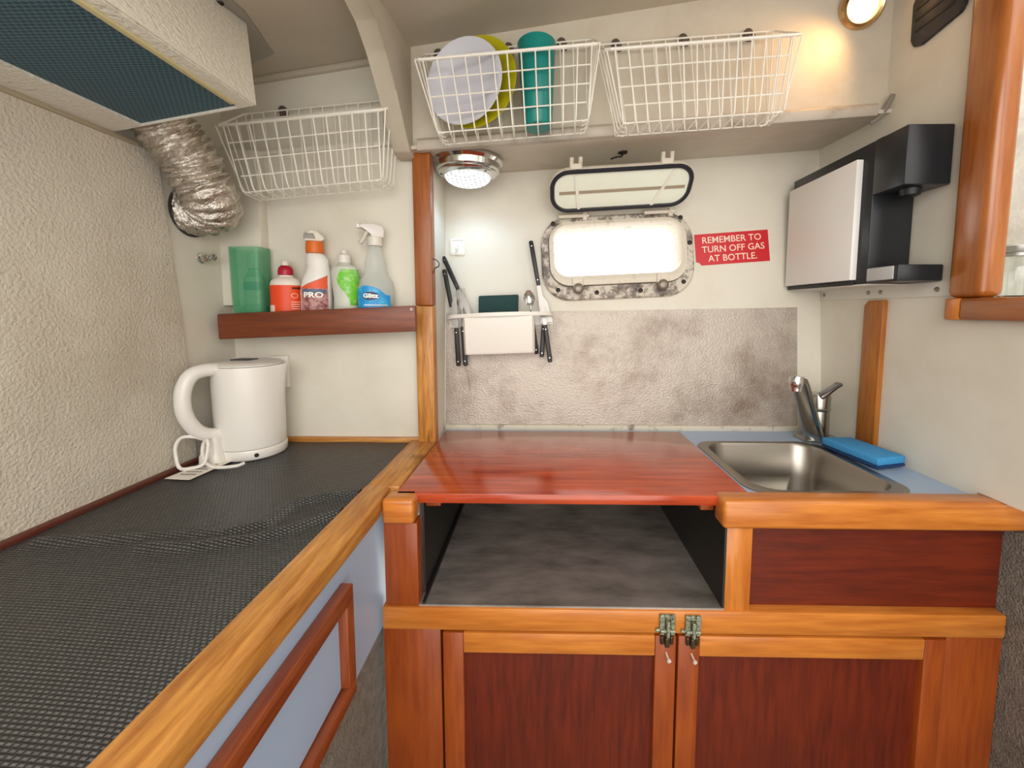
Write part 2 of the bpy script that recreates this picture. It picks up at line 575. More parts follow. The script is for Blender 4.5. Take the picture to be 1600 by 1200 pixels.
# ------------------------------------------------------------------ porthole
win = thing('window_1', W(PC[0], PC[1] - 0.11), 'rectangular porthole with corroded white frame, its glass swung up and open', 'window', kind='structure')
COR = corroded()
CREAMM = plain('cream_painted_metal', '#d8cfc0', 0.45, mott=('#a99c8c', 40, 0.55, 0.75))
bm = B()
dn = lambda pts, k: pr([(x, y - k) for x, y in pts])
o1, o2, o3 = dn(rr(0.213, 0.118, 0.080, 10), 0.018), dn(rr(0.209, 0.114, 0.077, 10), 0.018), dn(rr(0.192, 0.091, 0.058, 10), 0.007)
i1 = dn(rr(0.190, 0.089, 0.056, 10), 0.007); i2 = dn(rr(0.181, 0.078, 0.045, 10), 0.005); i3 = pr(rr(0.176, 0.070, 0.038, 10))
loft(bm, [[W(*p, 0) for p in o1], [W(*p, 0.008) for p in o1], [W(*p, 0.012) for p in o2], [W(*p, 0.012) for p in o3], [W(*p, 0.001) for p in i1]], False, False)
obj('window_frame', bm, COR, win)
bm = B()
loft(bm, [[W(*p, 0.001) for p in i1], [W(*p, 0.024) for p in i1], [W(*p, 0.027) for p in i2], [W(*p, 0.020) for p in i3], [W(*p, -0.045) for p in i3], [W(*p, -0.045) for p in i1]], loop=True)
obj('window_rim', bm, CREAMM, win, label='pale raised inner rim of the porthole')
def on_frame(u, v, d): return W(*pr([(u, v)])[0], d)
for k, (u, v) in enumerate(((-0.176, 0.082), (0.180, 0.082), (0.202, 0.01), (0.180, -0.098), (-0.062, -0.117), (0.060, -0.117), (-0.170, -0.105))):
    bm = B(); lathe(bm, [(0.0065, 0), (0.006, 0.003), (0.003, 0.0045)], 10, mtx=toward(on_frame(u, v, 0.0118), WN))
    obj('bolt', bm, DARKM, win)
for u in (-0.118, 0.118):
    bm = B()
    for du in (-0.032, -0.012, 0.012, 0.030):
        box(bm, (-0.006, -0.012, -0.006), (0.006, 0.012, 0.016), 0.003)
        bmesh.ops.transform(bm, matrix=basis(on_frame(u + du, 0.094, 0.016), (1, 0, 0), WS, WN), verts=[v for v in bm.verts if not v.tag])
        for v in bm.verts: v.tag = True
    cyl(bm, on_frame(u - 0.042, 0.096, 0.026), on_frame(u + 0.042, 0.096, 0.026), 0.0055, 10)
    obj('hinge', bm, CREAMM, win)
for u in (-0.115, 0.118):
    bm = B()
    box(bm, (-0.016, -0.012, 0.0), (0.016, 0.014, 0.022), 0.004)
    bmesh.ops.transform(bm, matrix=basis(on_frame(u, -0.088, 0.010), (1, 0, 0), WS, WN), verts=bm.verts)
    cl = obj('clamp', bm, CREAMM, win)
    bm = B(); lathe(bm, [(0.0, 0), (0.014, 0), (0.015, 0.010), (0.012, 0.014), (0.006, 0.016), (0.0, 0.016)], 16, mtx=toward(on_frame(u, -0.106, 0.022), WN), cap0=False, cap1=False)
    obj('clamp_nut', bm, plain('grimy_nut', '#8c8378', 0.4, 0.6), cl)

# the glass, hinged up towards the room
LO = V((0.2075, 1.168, 1.502))
lx = V((1, 0, 0.052)).normalized()
ly = V((0, -0.092, 0.086)); ly = (ly - lx * ly.dot(lx)).normalized()
lz = lx.cross(ly).normalized()      # away from the viewer / outer face is -lz or +lz
if lz.y > 0: lz = -lz
LM = basis(LO, lx, ly, lz)
LW, LH = 0.185, 0.062
def lid_ring(w, h, r, z): return [LM @ V((x, y + LH + 0.004, z)) for x, y in rr(w, h, r, 9)]
bm = B()
loft(bm, [lid_ring(LW, LH, 0.050, -0.004), lid_ring(LW, LH, 0.050, 0.006), lid_ring(LW - 0.003, LH - 0.003, 0.047, 0.009), lid_ring(LW - 0.012, LH - 0.012, 0.038, 0.009),
          lid_ring(LW - 0.014, LH - 0.014, 0.036, -0.004)], loop=True)
lid = obj('porthole_lid', bm, CREAMM, win)
bm = B()
loft(bm, [lid_ring(LW - 0.001, LH - 0.001, 0.049, 0.007), lid_ring(LW - 0.004, LH - 0.004, 0.046, 0.0125), lid_ring(LW - 0.010, LH - 0.010, 0.040, 0.0125), lid_ring(LW - 0.013, LH - 0.013, 0.037, 0.007)], loop=True)
obj('gasket', bm, plain('black_rubber', '#22232a', 0.6), lid, label='dark rubber seal around the porthole glass')
bm = B(); loft(bm, [lid_ring(LW - 0.013, LH - 0.013, 0.037, 0.003), lid_ring(LW - 0.013, LH - 0.013, 0.037, 0.007)])
m, nt, b_ = newmat('glare_pale_glass')
b_.inputs['Base Color'].default_value = lin('#eef4e4'); b_.inputs['Roughness'].default_value = 0.12  # opaque pale base puts the bright glare of the glass into its colour
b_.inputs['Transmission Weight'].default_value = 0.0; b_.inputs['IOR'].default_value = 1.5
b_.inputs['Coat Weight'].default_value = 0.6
obj('pane', bm, m, lid, label='pane of glass, its bright glare painted in as pale greenish')
bm = B()  # solid taupe strip drawn for a line reflected in the glass
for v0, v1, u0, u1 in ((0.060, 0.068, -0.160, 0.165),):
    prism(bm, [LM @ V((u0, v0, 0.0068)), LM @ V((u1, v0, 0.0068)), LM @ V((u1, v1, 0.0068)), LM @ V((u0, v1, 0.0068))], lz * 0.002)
obj('reflection_strip', bm, plain('taupe_reflection', '#a3937f', 0.5), lid)
for u0, u1 in ((-0.112, -0.122), (0.082, 0.125)):  # pale strips, likewise reflected lines made into solid pieces
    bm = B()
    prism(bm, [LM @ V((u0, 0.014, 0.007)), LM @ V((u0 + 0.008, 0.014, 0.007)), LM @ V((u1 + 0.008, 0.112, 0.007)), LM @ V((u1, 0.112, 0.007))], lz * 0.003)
    obj('reflection_strip', bm, plain('pale_reflection', '#e8e6da', 0.5), lid)
for u in (-0.118, 0.108):
    bm = B()
    for du in (-0.011, 0.011):
        p0 = LM @ V((u + du, 2 * LH + 0.002, 0.002))
        tube(bm, [p0, p0 + V((0, -0.004, 0.014)), p0 + V((0, -0.005, 0.026))], 0.0052, 8)
    p0 = LM @ V((u, 2 * LH + 0.004, 0.002))
    box(bm, p0 - V((0.014, 0.006, 0.004)), p0 + V((0.014, 0.006, 0.010)), 0.002)
    obj('lug', bm, CREAMM, lid)
bm = B()
hp = V((0.209, 1.118, soffit_z(0.209) + 0.006))
lathe(bm, [(0.013, 0), (0.012, -0.004), (0.006, -0.006)], 14, c=hp)
tube(bm, smooth_path([hp + V((0, 0, -0.004)), hp + V((-0.004, -0.006, -0.014)), hp + V((-0.018, -0.02, -0.020)), hp + V((-0.034, -0.026, -0.027))]), 0.0022, 7)
obj('catch_hook', bm, DARKM, at=hp, label='small dark hook on the soffit holding the porthole lid up', cat='hook')

# ================================================================== RANGE HOOD, DUCT
hood = thing('range_hood', (-0.6, 0.4, 1.545), 'white stippled range hood with a dark blue mesh filter, above the black mat', 'range hood')
bz = 1.545
bot = [(-0.762, 0.05, bz), (-0.452, 0.05, bz), (-0.444, 0.668, bz), (-0.762, 0.757, bz)]
tx = [(-0.762, 0.05), (-0.548, 0.05), (-0.552, 0.815), (-0.762, 0.87)]
top = [(x, y, ceil_z(x, y) - 0.001) for x, y in tx]
mesh_in = [(-0.704, 0.09), (-0.478, 0.09), (-0.474, 0.671), (-0.688, 0.731)]
bm = B()
mi0 = [(x, y, bz) for x, y in mesh_in]; mi1 = [(x, y, bz + 0.012) for x, y in mesh_in]
loft(bm, [top, bot, mi0, mi1], cap0=True, cap1=False)
bmesh.ops.bevel(bm, geom=[e for e in bm.edges if all(abs(v.co.z - bz) < 1e-5 for v in e.verts) and any(abs(v.co.x + 0.444) < 0.02 for v in e.verts)], offset=0.003, segments=2, affect='EDGES')
obj('hood_body', bm, HOODP, hood)
bm = B(); prism(bm, [(x, y, bz + 0.004) for x, y in mesh_in], (0, 0, 0.006))
obj('mesh_filter', bm, filter_mesh(), hood, label='dark blue mesh filter')
bm = B()
prism(bm, [(-0.478, 0.09, bz + 0.001), (-0.470, 0.09, bz + 0.001), (-0.468, 0.655, bz + 0.001), (-0.476, 0.655, bz + 0.001)], (0, 0, -0.004), 0.001)
obj('filter_bead', bm, plain('yellowed_sealant', '#d8cd9a', 0.5), hood, label='yellowed bead along the filter')

duct = thing('ventilation_duct', (-0.77, 0.91, 1.36), 'crinkled silver foil duct running from the hood into the white wall', 'duct')
path = smooth_path([(-0.712, 0.780, 1.605), (-0.708, 0.808, 1.568), (-0.698, 0.838, 1.530), (-0.694, 0.857, 1.497), (-0.690, 0.875, 1.470), (-0.700, 0.895, 1.453), (-0.724, 0.910, 1.446), (-0.771, 0.920, 1.444)], 16)
bm = B()
n = 44
rings = []
up = V((1, 0, 0))
acc = 0.0
for i, p in enumerate(path):
    t = (path[min(i + 1, len(path) - 1)] - path[max(i - 1, 0)]).normalized()
    up = (up - t * up.dot(t)).normalized(); s = t.cross(up)
    if i: acc += (path[i] - path[i - 1]).length
    base = 0.0500 + 0.0030 * math.sin(acc * 2 * math.pi / 0.013)
    ring = []
    for k in range(n):
        a = 2 * math.pi * k / n
        rad = base + 0.0016 * math.sin(a * 5 + acc * 210) + random.uniform(-0.002, 0.002)
        ring.append(p + up * (math.cos(a) * rad) + s * (math.sin(a) * rad))
    rings.append(ring)
loft(bm, rings, False, False)
obj('duct_hose', bm, foil(), duct, angle=60)
bm = B(); lathe(bm, [(0.047, 0), (0.0535, 0.001), (0.0535, 0.005), (0.047, 0.006)], 32, mtx=toward((-0.772, 0.918, 1.443), (1, 0, 0)), cap0=False, cap1=False)
obj('duct_flange', bm, plain('dark_flange', '#3a3632', 0.6), duct, label='dark flange against the wall')

# folded metal plate on the ceiling beside the hood
bm = B()
pl = [(-0.640, 0.955), (-0.574, 0.93), (-0.530, 0.78), (-0.525, 0.66), (-0.548, 0.66), (-0.556, 0.815)]
prism(bm, [(x, y, ceil_z(x, y) - 0.004) for x, y in pl], (0, 0, 0.004))
cp = obj('ceiling_plate', bm, plain('dull_aluminium', '#a9a49a', 0.45, 0.5), at=(-0.57, 0.85, ceil_z(-0.57, 0.85)), label='thin grey metal plate on the ceiling behind the range hood', cat='metal plate')
bm = B(); lathe(bm, [(0.006, 0), (0.005, -0.002), (0.002, -0.003)], 10, c=(-0.548, 0.745, ceil_z(-0.548, 0.745) - 0.004))
obj('screw', bm, DARKM, cp)

# ================================================================== BASKETS
def basket(at, tilt, w, label, nv, hooks):
    """white wire basket: local x along the wall, y out of it (negative towards the room), z up; the back stands higher"""
    root = thing('wire_basket', at, label, 'basket', 'white wire baskets on the walls')
    m = Matrix.Translation(V(at)) @ Matrix.Rotation(-tilt, 4, 'Y')
    fr, rr_, fb, rb = w / 2, w / 2 + 0.004, w / 2 - 0.030, w / 2 - 0.026
    zf, zr = 0.138, 0.212
    yf, yfb, yrb, yr = -0.118, -0.106, -0.034, -0.010
    def q(p): return m @ V(p)
    # rim
    bm = B()
    rim = [(-fr, yf, zf), (fr, yf, zf), (rr_, yr, zr), (-rr_, yr, zr)]
    pts = []
    for i in range(4):
        a, b = V(rim[i]), V(rim[(i + 1) % 4])
        d = (b - a).normalized()
        pts += [a + d * 0.008, a + (b - a) * 0.5, b - d * 0.008]
    tube(bm, [q(p) for p in pts], [0.0034, 0.0034, 0.0034, 0.003, 0.002, 0.002, 0.0018, 0.0018, 0.0018, 0.002, 0.002, 0.003], 8, closed=True)
    obj('rim', bm, WIRE, root)
    wr = 0.00155
    # vertical wires running down the front, under the bottom and up the back
    bm = B(); bk = B(); bb = B()
    for i in range(nv):
        t = i / (nv - 1)
        xf = -fr + 0.016 + (2 * fr - 0.032) * t
        xb = -fb + 2 * fb * t
        xr = -rr_ + 0.016 + (2 * rr_ - 0.032) * t
        xrb = -rb + 2 * rb * t
        c = 0.012
        tube(bm, [q(p) for p in ((xf, yf, zf), (xb + (xf - xb) * 0.1, yfb - 0.001, c), (xb + (xf - xb) * 0.03, yfb + 0.002, c * 0.35), (xb, yfb + 0.010, 0.0))], wr, 6)
        tube(bb, [q(p) for p in ((xb, yfb + 0.010, 0.0), (xrb, yrb - 0.008, 0.0))], wr, 6)
        tube(bk, [q(p) for p in ((xrb, yrb - 0.008, 0.0), (xrb, yrb - 0.001, c * 0.4), (xrb + (xr - xrb) * 0.1, yrb + 0.001, c), (xr, yr, zr))], wr, 6)
    for k in (0.25, 0.5, 0.75):
        z = zf * k
        x = fb + (fr - fb) * k - 0.010
        y = yfb + (yf - yfb) * k + 0.0022
        tube(bm, [q((-x, y, z)), q((x, y, z))], wr, 6)
    for k in (0.92,):
        z = zr * k
        x = rb + (rr_ - rb) * k - 0.010
        y = yrb + (yr - yrb) * k - 0.0022
        tube(bk, [q((-x, y, z)), q((x, y, z))], wr, 6)
    for y in (yfb + 0.006, yrb - 0.004):
        tube(bb, [q((-fb, y, 0.0022)), q((fb, y, 0.0022))], wr, 6)
    obj('front_grid', bm, WIRE, root); obj('back_grid', bk, WIRE, root); obj('bottom_grid', bb, WIRE, root)
    for s in (-1, 1):
        bm = B()
        for k in (0.0, 0.33, 0.67, 1.0):
            yt, yb = yf + (yr - yf) * k, yfb + 0.006 + (yrb - yfb - 0.010) * k
            zt = zf + (zr - zf) * k
            xt = fr + (rr_ - fr) * k
            tube(bm, [q(p) for p in ((s * xt, yt, zt), (s * (fb + 0.004), yb, 0.014), (s * (fb - 0.001), yb, 0.004), (s * (fb - 0.012), yb, 0.0))], wr, 6)
        obj('end_grid', bm, WIRE, root)
    for hx in hooks:
        bm = B()
        lathe(bm, [(0.010, 0), (0.010, 0.006), (0.005, 0.009), (0.0, 0.009)], 14, mtx=m @ toward((hx, 0.002, zr + 0.004), (0, -1, 0)), cap1=False)
        box(bm, q((hx - 0.004, -0.010, zr - 0.012)), q((hx + 0.012, 0.0, zr - 0.002)))
        obj('clip', bm, plain('brown_clip', '#5b4f49', 0.5), root)
    return root


basket((-0.500, 1.026, 1.497), R(4.8), 0.366, 'white wire basket over the bottle shelf, the lowest and leftmost of the baskets, empty', 13, (-0.10, 0.165))
basket((-0.060, 0.996, 1.606), R(4.2), 0.372, 'white wire basket above the round lamp, holding plates and a teal tumbler', 13, (-0.16, 0.0, 0.12))
basket((0.329, 0.996, 1.620), R(3.6), 0.384, 'white wire basket near the warm spotlight, empty, longest of the baskets', 14, (-0.15, 0.0, 0.145))


def plate(name, c, nrm, r, mat, label, cat):
    m = toward(c, nrm)
    bm = B()
    prof = [(0.0, 0.0), (r * 0.55, 0.0), (r * 0.62, 0.003), (r * 0.8, 0.012), (r * 0.99, 0.018), (r, 0.0165), (r * 0.985, 0.014), (r * 0.8, 0.008), (r * 0.64, -0.001), (r * 0.5, -0.004), (0.0, -0.004)]
    lathe(bm, prof, 48, mtx=m, cap0=False, cap1=False)
    bmesh.ops.remove_doubles(bm, verts=bm.verts, dist=1e-5)
    return obj(name, bm, mat, at=c, label=label, cat=cat)


plate('dinner_plate', V((-0.158, 0.922, 1.704)), (-0.30, -0.95, 0.0), 0.087, plain('lavender_white_ware', '#cfd0da', 0.3), 'white plate standing on edge in the middle basket', 'plate')
plate('dinner_plate', V((-0.138, 0.945, 1.713)), (-0.30, -0.95, 0.03), 0.095, plain('yellow_green_ware', '#b5ac10', 0.35), 'yellow-green plate standing behind the white plate', 'plate')
bm = B()
lathe(bm, [(0.0, 0.0), (0.027, 0.0), (0.030, 0.004), (0.040, 0.166), (0.041, 0.173), (0.038, 0.173), (0.0365, 0.165), (0.028, 0.006), (0.0, 0.006)], 40, mtx=toward((-0.008, 0.925, 1.617), (-0.02, 0.06, 1)), cap0=False, cap1=False)
obj('tumbler', bm, plain('teal_plastic', '#12918a', 0.3, trans=0.25), at=(-0.008, 0.925, 1.617), label='tall teal plastic tumbler beside the plates in the basket', cat='tumbler')

# ================================================================== LAMPS
lamp = thing('dome_lamp', (-0.188, 1.09, 1.60), 'round chrome dome lamp glowing white under the soffit', 'lamp')
lc = V((-0.188, 1.09, 0))
bm = B()
lathe(bm, [(0.0, 1.606), (0.088, 1.606), (0.089, 1.600), (0.082, 1.594), (0.080, 1.581), (0.074, 1.577), (0.066, 1.573), (0.058, 1.572)], 48, c=lc, cap1=False)
obj('lamp_base', bm, CHROME, lamp)
bm = B()
lathe(bm, [(0.074, 1.579), (0.0755, 1.574), (0.070, 1.569), (0.059, 1.566), (0.057, 1.570)], 48, c=lc, cap0=False, cap1=False)
obj('bezel', bm, CHROME, lamp)
for a in (200, 320, 80):
    bm = B(); lathe(bm, [(0.003, 0), (0.003, -0.002)], 8, c=lc + V((0.066 * math.cos(R(a)), 0.066 * math.sin(R(a)), 1.569)))
    obj('bezel_screw', bm, DARKM, lamp)
bm = B()
prof = []
for i in range(13):
    a = R(90 * i / 12)
    prof.append((0.0585 * math.cos(a) * 1.0, 1.567 - 0.024 * math.sin(a) + (0.0012 if i % 2 else 0)))
lathe(bm, prof, 48, c=lc, cap0=False)
m, nt, b_ = newmat('lit_prismatic_lens')
b_.inputs['Base Color'].default_value = lin('#dfe6ee'); b_.inputs['Roughness'].default_value = 0.2
tc = nt.nodes.new('ShaderNodeTexCoord')
wv = nt.nodes.new('ShaderNodeTexWave'); wv.bands_direction = 'X'; wv.inputs['Scale'].default_value = 28
wv2 = nt.nodes.new('ShaderNodeTexWave'); wv2.bands_direction = 'Y'; wv2.inputs['Scale'].default_value = 28
nt.links.new(tc.outputs['Object'], wv.inputs['Vector']); nt.links.new(tc.outputs['Object'], wv2.inputs['Vector'])
ad = nt.nodes.new('ShaderNodeMath'); ad.operation = 'ADD'
nt.links.new(wv.outputs['Fac'], ad.inputs[0]); nt.links.new(wv2.outputs['Fac'], ad.inputs[1])
ml = nt.nodes.new('ShaderNodeMath'); ml.operation = 'MULTIPLY_ADD'; ml.inputs[1].default_value = 0.75; ml.inputs[2].default_value = 0.12
nt.links.new(ad.outputs[0], ml.inputs[0])
b_.inputs['Emission Color'].default_value = (0.86, 0.94, 1.0, 1)
nt.links.new(ml.outputs[0], b_.inputs['Emission Strength'])
bump(nt, b_, ad.outputs[0], 0.6, 0.003)
obj('lens', bm, m, lamp, label='glowing ribbed glass lens')
ld = bpy.data.lights.new('dome_lamp_light', 'SPOT')
ld.energy = 1.2; ld.spot_size = R(165); ld.spot_blend = 0.6; ld.shadow_soft_size = 0.05; ld.color = (0.55, 0.78, 1.0)
lo = bpy.data.objects.new('dome_lamp_light', ld); COL.objects.link(lo); lo.location = (-0.188, 1.088, 1.535)

spot = thing('spotlight', (0.705, 0.998, 1.89), 'small round spotlight glowing warm orange, high by the right corner', 'lamp')
sd = V((-0.15, -1, -0.35)).normalized()
sm = toward((0.703, 0.995, 1.896), sd)
bm = B()
lathe(bm, [(0.0, -0.004), (0.043, -0.004), (0.045, 0.004), (0.044, 0.014), (0.039, 0.019), (0.033, 0.017), (0.031, 0.008), (0.0, 0.006)], 40, mtx=sm, cap0=False, cap1=False)
obj('lamp_housing', bm, plain('brassy_chrome', '#d9b98c', 0.2, 1.0), spot)
bm = B()
lathe(bm, [(0.032, 0.010), (0.026, 0.015), (0.012, 0.018), (0.0, 0.0185)], 32, mtx=sm, cap0=True, cap1=False)
obj('bulb', bm, plain('warm_bulb', '#ffe9c0', 0.3, emit='#ffcb84', estr=3.5), spot, label='glowing warm bulb face')
sl = bpy.data.lights.new('spotlight_light', 'SPOT')
sl.energy = 2.2; sl.color = (1.0, 0.54, 0.20); sl.shadow_soft_size = 0.02; sl.spot_size = R(115); sl.spot_blend = 1.0
so = bpy.data.objects.new('spotlight_light', sl); COL.objects.link(so); so.location = V((0.703, 0.995, 1.896)) + sd * 0.085
so.rotation_euler = (V((0.50, 1.0, 1.69)) - so.location).to_track_quat('-Z', 'Y').to_euler()

# ================================================================== WALL THINGS BEHIND THE GALLEY
bm = B()
sp = [(-0.270, -0.002), (0.712, -0.002), (0.714, 0.338), (0.60, 0.336), (0.30, 0.331), (-0.270, 0.322)]
prism(bm, [W(x, s, 0.0003) for x, s in sp], WN * 0.0025, 0.0005, 1)
obj('splashback', bm, SPLASH, at=W(0.2, 0), label='stained stippled metal splashback behind the red board and sink', cat='splashback')

# red notice
sg = thing('warning_sign', W(0.535, 0.46), 'red sign reading REMEMBER TO TURN OFF GAS AT BOTTLE', 'sign')
sc_, st = (0.535, 0.506), R(4.0)
def sgn(x, y, d): 
    return W(sc_[0] + x * math.cos(st) - y * math.sin(st), sc_[1] + x * math.sin(st) + y * math.cos(st), d)
bm = B()
prism(bm, [sgn(x, y, 0.0004) for x, y in ((-0.088, -0.044), (0.1025, -0.044), (0.1025, 0.044), (-0.1025, 0.044), (-0.1025, -0.034), (-0.094, -0.036))], WN * 0.0012)
obj('sign_plate', bm, plain('sign_red', '#c8202a', 0.35), sg)
bm = B()
for s_, y_, x_ in (('REMEMBER TO', 0.025, 0.0), ('TURN OFF GAS', -0.001, 0.003), ('AT BOTTLE.', -0.027, 0.0)):
    text(bm, s_, 0.0255, lambda x, y: sgn(x + x_, y + y_, 0.0019), 0.0002)
obj('lettering', bm, plain('sign_lettering', '#f2d6c6', 0.5), sg, label='pale capital lettering in three lines', recalc=False)

# suction hook
sh = thing('suction_hook', W(-0.239, 0.49), 'square white stick-on hook on the wall above the cutlery', 'hook')
hm = basis(W(-0.239, 0.511), (1, 0, 0), WS, WN)
bm = B()
loft(bm, [[hm @ V((x, y, d)) for x, y in rr(w, h, r, 5)] for w, h, r, d in ((0.022, 0.025, 0.008, 0.0004), (0.022, 0.025, 0.008, 0.004), (0.019, 0.022, 0.006, 0.006), (0.016, 0.018, 0.005, 0.006), (0.015, 0.017, 0.005, 0.0035))])
obj('hook_plate', bm, WPLAST, sh)
bm = B(); tube(bm, [hm @ V(p) for p in ((0, 0.006, 0.003), (0, -0.004, 0.006), (0, -0.012, 0.010), (0, -0.014, 0.016), (0, -0.008, 0.018))], 0.0028, 8)
obj('hook_arm', bm, WPLAST, sh)

bm = B()
tube(bm, smooth_path([(-0.264, 1.015, 1.352), (-0.254, 1.012, 1.350), (-0.247, 1.010, 1.342), (-0.248, 1.010, 1.334), (-0.256, 1.010, 1.330), (-0.260, 1.012, 1.322), (-0.262, 1.014, 1.318)]), 0.0016, 6)
obj('cup_hook', bm, STEELD, at=(-0.263, 1.015, 1.335), label='tiny curled wire hook on the side of the wooden post', cat='hook')

# cutlery rack
rk = thing('cutlery_rack', W(-0.115, 0.2), 'white plastic cutlery rack on the wall with a curved rim', 'cutlery rack')
rt = R(2.0)
def rkp(x, s, d):
    d = d + 0.0035
    return W(-0.115 + x * math.cos(rt) - (s - 0.313) * math.sin(rt), 0.313 + x * math.sin(rt) + (s - 0.313) * math.cos(rt), d)
outl = [(-0.146, 0.0)] + [(-0.146 * math.cos(R(a)) , 0.018 + 0.072 * math.sin(R(a)) ** 0.8) for a in [0.5] + list(range(10, 180, 10)) + [179.5]] + [(0.146, 0.0)]
inl = [(x * 0.93, 0.004 + y * 0.9) if y > 0 else (x * 0.93, 0.004) for x, y in outl]
bm = B()
loft(bm, [[rkp(x, 0.306, y) for x, y in outl], [rkp(x, 0.316, y) for x, y in outl], [rkp(x, 0.316, y) for x, y in inl], [rkp(x, 0.306, y) for x, y in inl]], loop=True)
obj('rack_rim', bm, WPLAST, rk)
bm = B()
bxo = [(-0.094, 0.0), (-0.094, 0.066), (-0.088, 0.074), (0.088, 0.074), (0.094, 0.066), (0.094, 0.0)]
loft(bm, [[rkp(x * k, s, y * k2 + 0.002) for x, y in bxo] for k, k2, s in ((0.985, 0.90, 0.207), (1.0, 0.96, 0.213), (1.02, 1.0, 0.310), (0.985, 0.96, 0.310), (0.965, 0.92, 0.215), (0.95, 0.88, 0.212))])
bx_ = obj('rack_box', bm, WPLAST, rk)
bm = B(); prism(bm, [rkp(x, s, 0.0005) for x, s in ((-0.146, 0.285), (0.146, 0.285), (0.146, 0.312), (-0.146, 0.312))], WN * 0.003)
obj('rack_back', bm, WPLAST, rk)
bm = B()
prism(bm, [W(x, s, 0.012) for x, s in ((-0.176, 0.272), (-0.066, 0.274), (-0.064, 0.372), (-0.175, 0.368))], WN * 0.014, 0.003)
obj('scouring_pad', bm, plain('green_scourer', '#24413f', 0.9, bmp=(300, 0.6, 0.003)), at=W(-0.12, 0.27), label='dark green scouring pad sticking up out of the cutlery rack', cat='scouring pad')


def cutlery(kind, a, b, d0, d1, tip, name, label, cat, flip=False):
    """a = end of the handle, b = where the handle meets the metal, both as (x, s) on the wall at distances d0, d1; tip = length of the metal part"""
    pa, pb = W(*a, d0), W(*b, d1)
    z = (pb - pa).normalized(); y = (WN - z * WN.dot(z)).normalized(); x = y.cross(z)
    m = basis(pa, x, y, z)
    L = (pb - pa).length
    root = thing(name, pa, label, cat, 'black-handled cutlery in the rack')
    bm = B()
    loft(bm, [[m @ V((u * w, v * t, h)) for u, v in rr(1, 1, 0.55, 3)] for w, t, h in ((0.0045, 0.003, 0.0), (0.0062, 0.0042, 0.004), (0.0062, 0.0042, L * 0.5), (0.0055, 0.004, L - 0.003), (0.005, 0.0036, L))])
    hd = obj('handle', bm, plain('cutlery_black', '#1b1b1e', 0.4), root)
    for f in (0.12, 0.88):
        bm = B(); lathe(bm, [(0.0017, 0), (0.0014, 0.0012)], 8, mtx=m @ toward((0, 0.0038, L * f), (0, 1, 0)))
        obj('rivet', bm, CHROME, hd)
    bm = B()
    if kind == 'knife':
        pr_ = [(-0.005, 0), (0.005, 0), (0.0055, 0.01), (0.0085, 0.03), (0.0085, tip * 0.75), (0.003, tip), (-0.006, tip), (-0.006, 0.01)]
        prism(bm, [m @ V((x_, -0.0006, L + z_)) for x_, z_ in pr_], y * 0.0012)
        obj('blade', bm, CUTL, root)
    elif kind == 'server':
        pr_ = [(-0.005, 0), (0.005, 0), (0.006, 0.03), (0.016, 0.05), (0.020, tip), (-0.012, tip), (-0.008, 0.05)]
        prism(bm, [m @ V((x_, -0.0008, L + z_)) for x_, z_ in pr_], y * 0.0016)
        obj('blade', bm, CUTL, root)
    elif kind == 'fork':
        tube(bm, [m @ V((0, 0, L + h)) for h in (-0.002, tip * 0.5)], 0.0026, 8, flat=0.6)
        prism(bm, [m @ V((x_, -0.001, L + z_)) for x_, z_ in ((-0.003, tip * 0.45), (0.003, tip * 0.45), (0.012, tip * 0.6), (0.0125, tip * 0.68), (-0.0125, tip * 0.68), (-0.012, tip * 0.6))], y * 0.002)
        for k in range(4):
            u = -0.011 + k * 0.00733
            prism(bm, [m @ V((u - 0.0017, -0.001, L + tip * 0.67)), m @ V((u + 0.0017, -0.001, L + tip * 0.67)), m @ V((u + 0.0011, -0.001, L + tip)), m @ V((u - 0.0011, -0.001, L + tip))], y * 0.002)
        obj('fork_head', bm, CUTL, root)
    elif kind == 'spoon':
        tube(bm, [m @ V((0, 0, L + h)) for h in (-0.002, tip * 0.45)], 0.0026, 8, flat=0.6)
        rings = []
        N = 14
        for i in range(N + 1):
            t = i / N
            w = 0.015 * math.sin(math.pi * (0.06 + 0.90 * t)) ** 0.7
            zz = L + tip * 0.42 + tip * 0.58 * t
            rings.append([m @ V((w * u, -0.006 * (1 - u * u) * math.sin(math.pi * t) , zz)) for u in (-1, -0.7, -0.35, 0, 0.35, 0.7, 1)])
        loft(bm, rings, False, False, closed=False)
        bmesh.ops.solidify(bm, geom=bm.faces[:], thickness=0.0008)
        obj('spoon_bowl', bm, CHROME, root)
    return root


cutlery('knife', (-0.273, 0.476), (-0.230, 0.384), 0.030, 0.034, 0.075, 'table_knife', 'table knife leaning left in the rack, handle highest on the left end', 'knife')
cutlery('knife', (-0.266, 0.437), (-0.247, 0.335), 0.048, 0.040, 0.050, 'table_knife', 'table knife with handle up, the shorter one beside the wooden post', 'knife')
cutlery('fork', (-0.2095, 0.173), (-0.2185, 0.282), 0.030, 0.026, 0.108, 'table_fork', 'fork hanging through the left end of the rack, tines up', 'fork')
cutlery('knife', (-0.229, 0.173), (-0.234, 0.278), 0.030, 0.040, 0.085, 'table_knife', 'table knife hanging handle down next to the fork, nearest the wooden post', 'knife')
cutlery('spoon', (-0.013, 0.207), (-0.026, 0.305), 0.030, 0.050, 0.075, 'spoon', 'spoon with its bowl up at the right end of the rack', 'spoon')
cutlery('server', (-0.030, 0.518), (-0.008, 0.396), 0.035, 0.030, 0.105, 'cake_server', 'broad-bladed server standing handle up at the right end of the rack', 'cake server')
cutlery('fork', (0.001, 0.198), (0.006, 0.286), 0.032, 0.024, 0.050, 'table_fork', 'utensil hanging handle down at the right, the shorter of the crossed pair', 'fork')
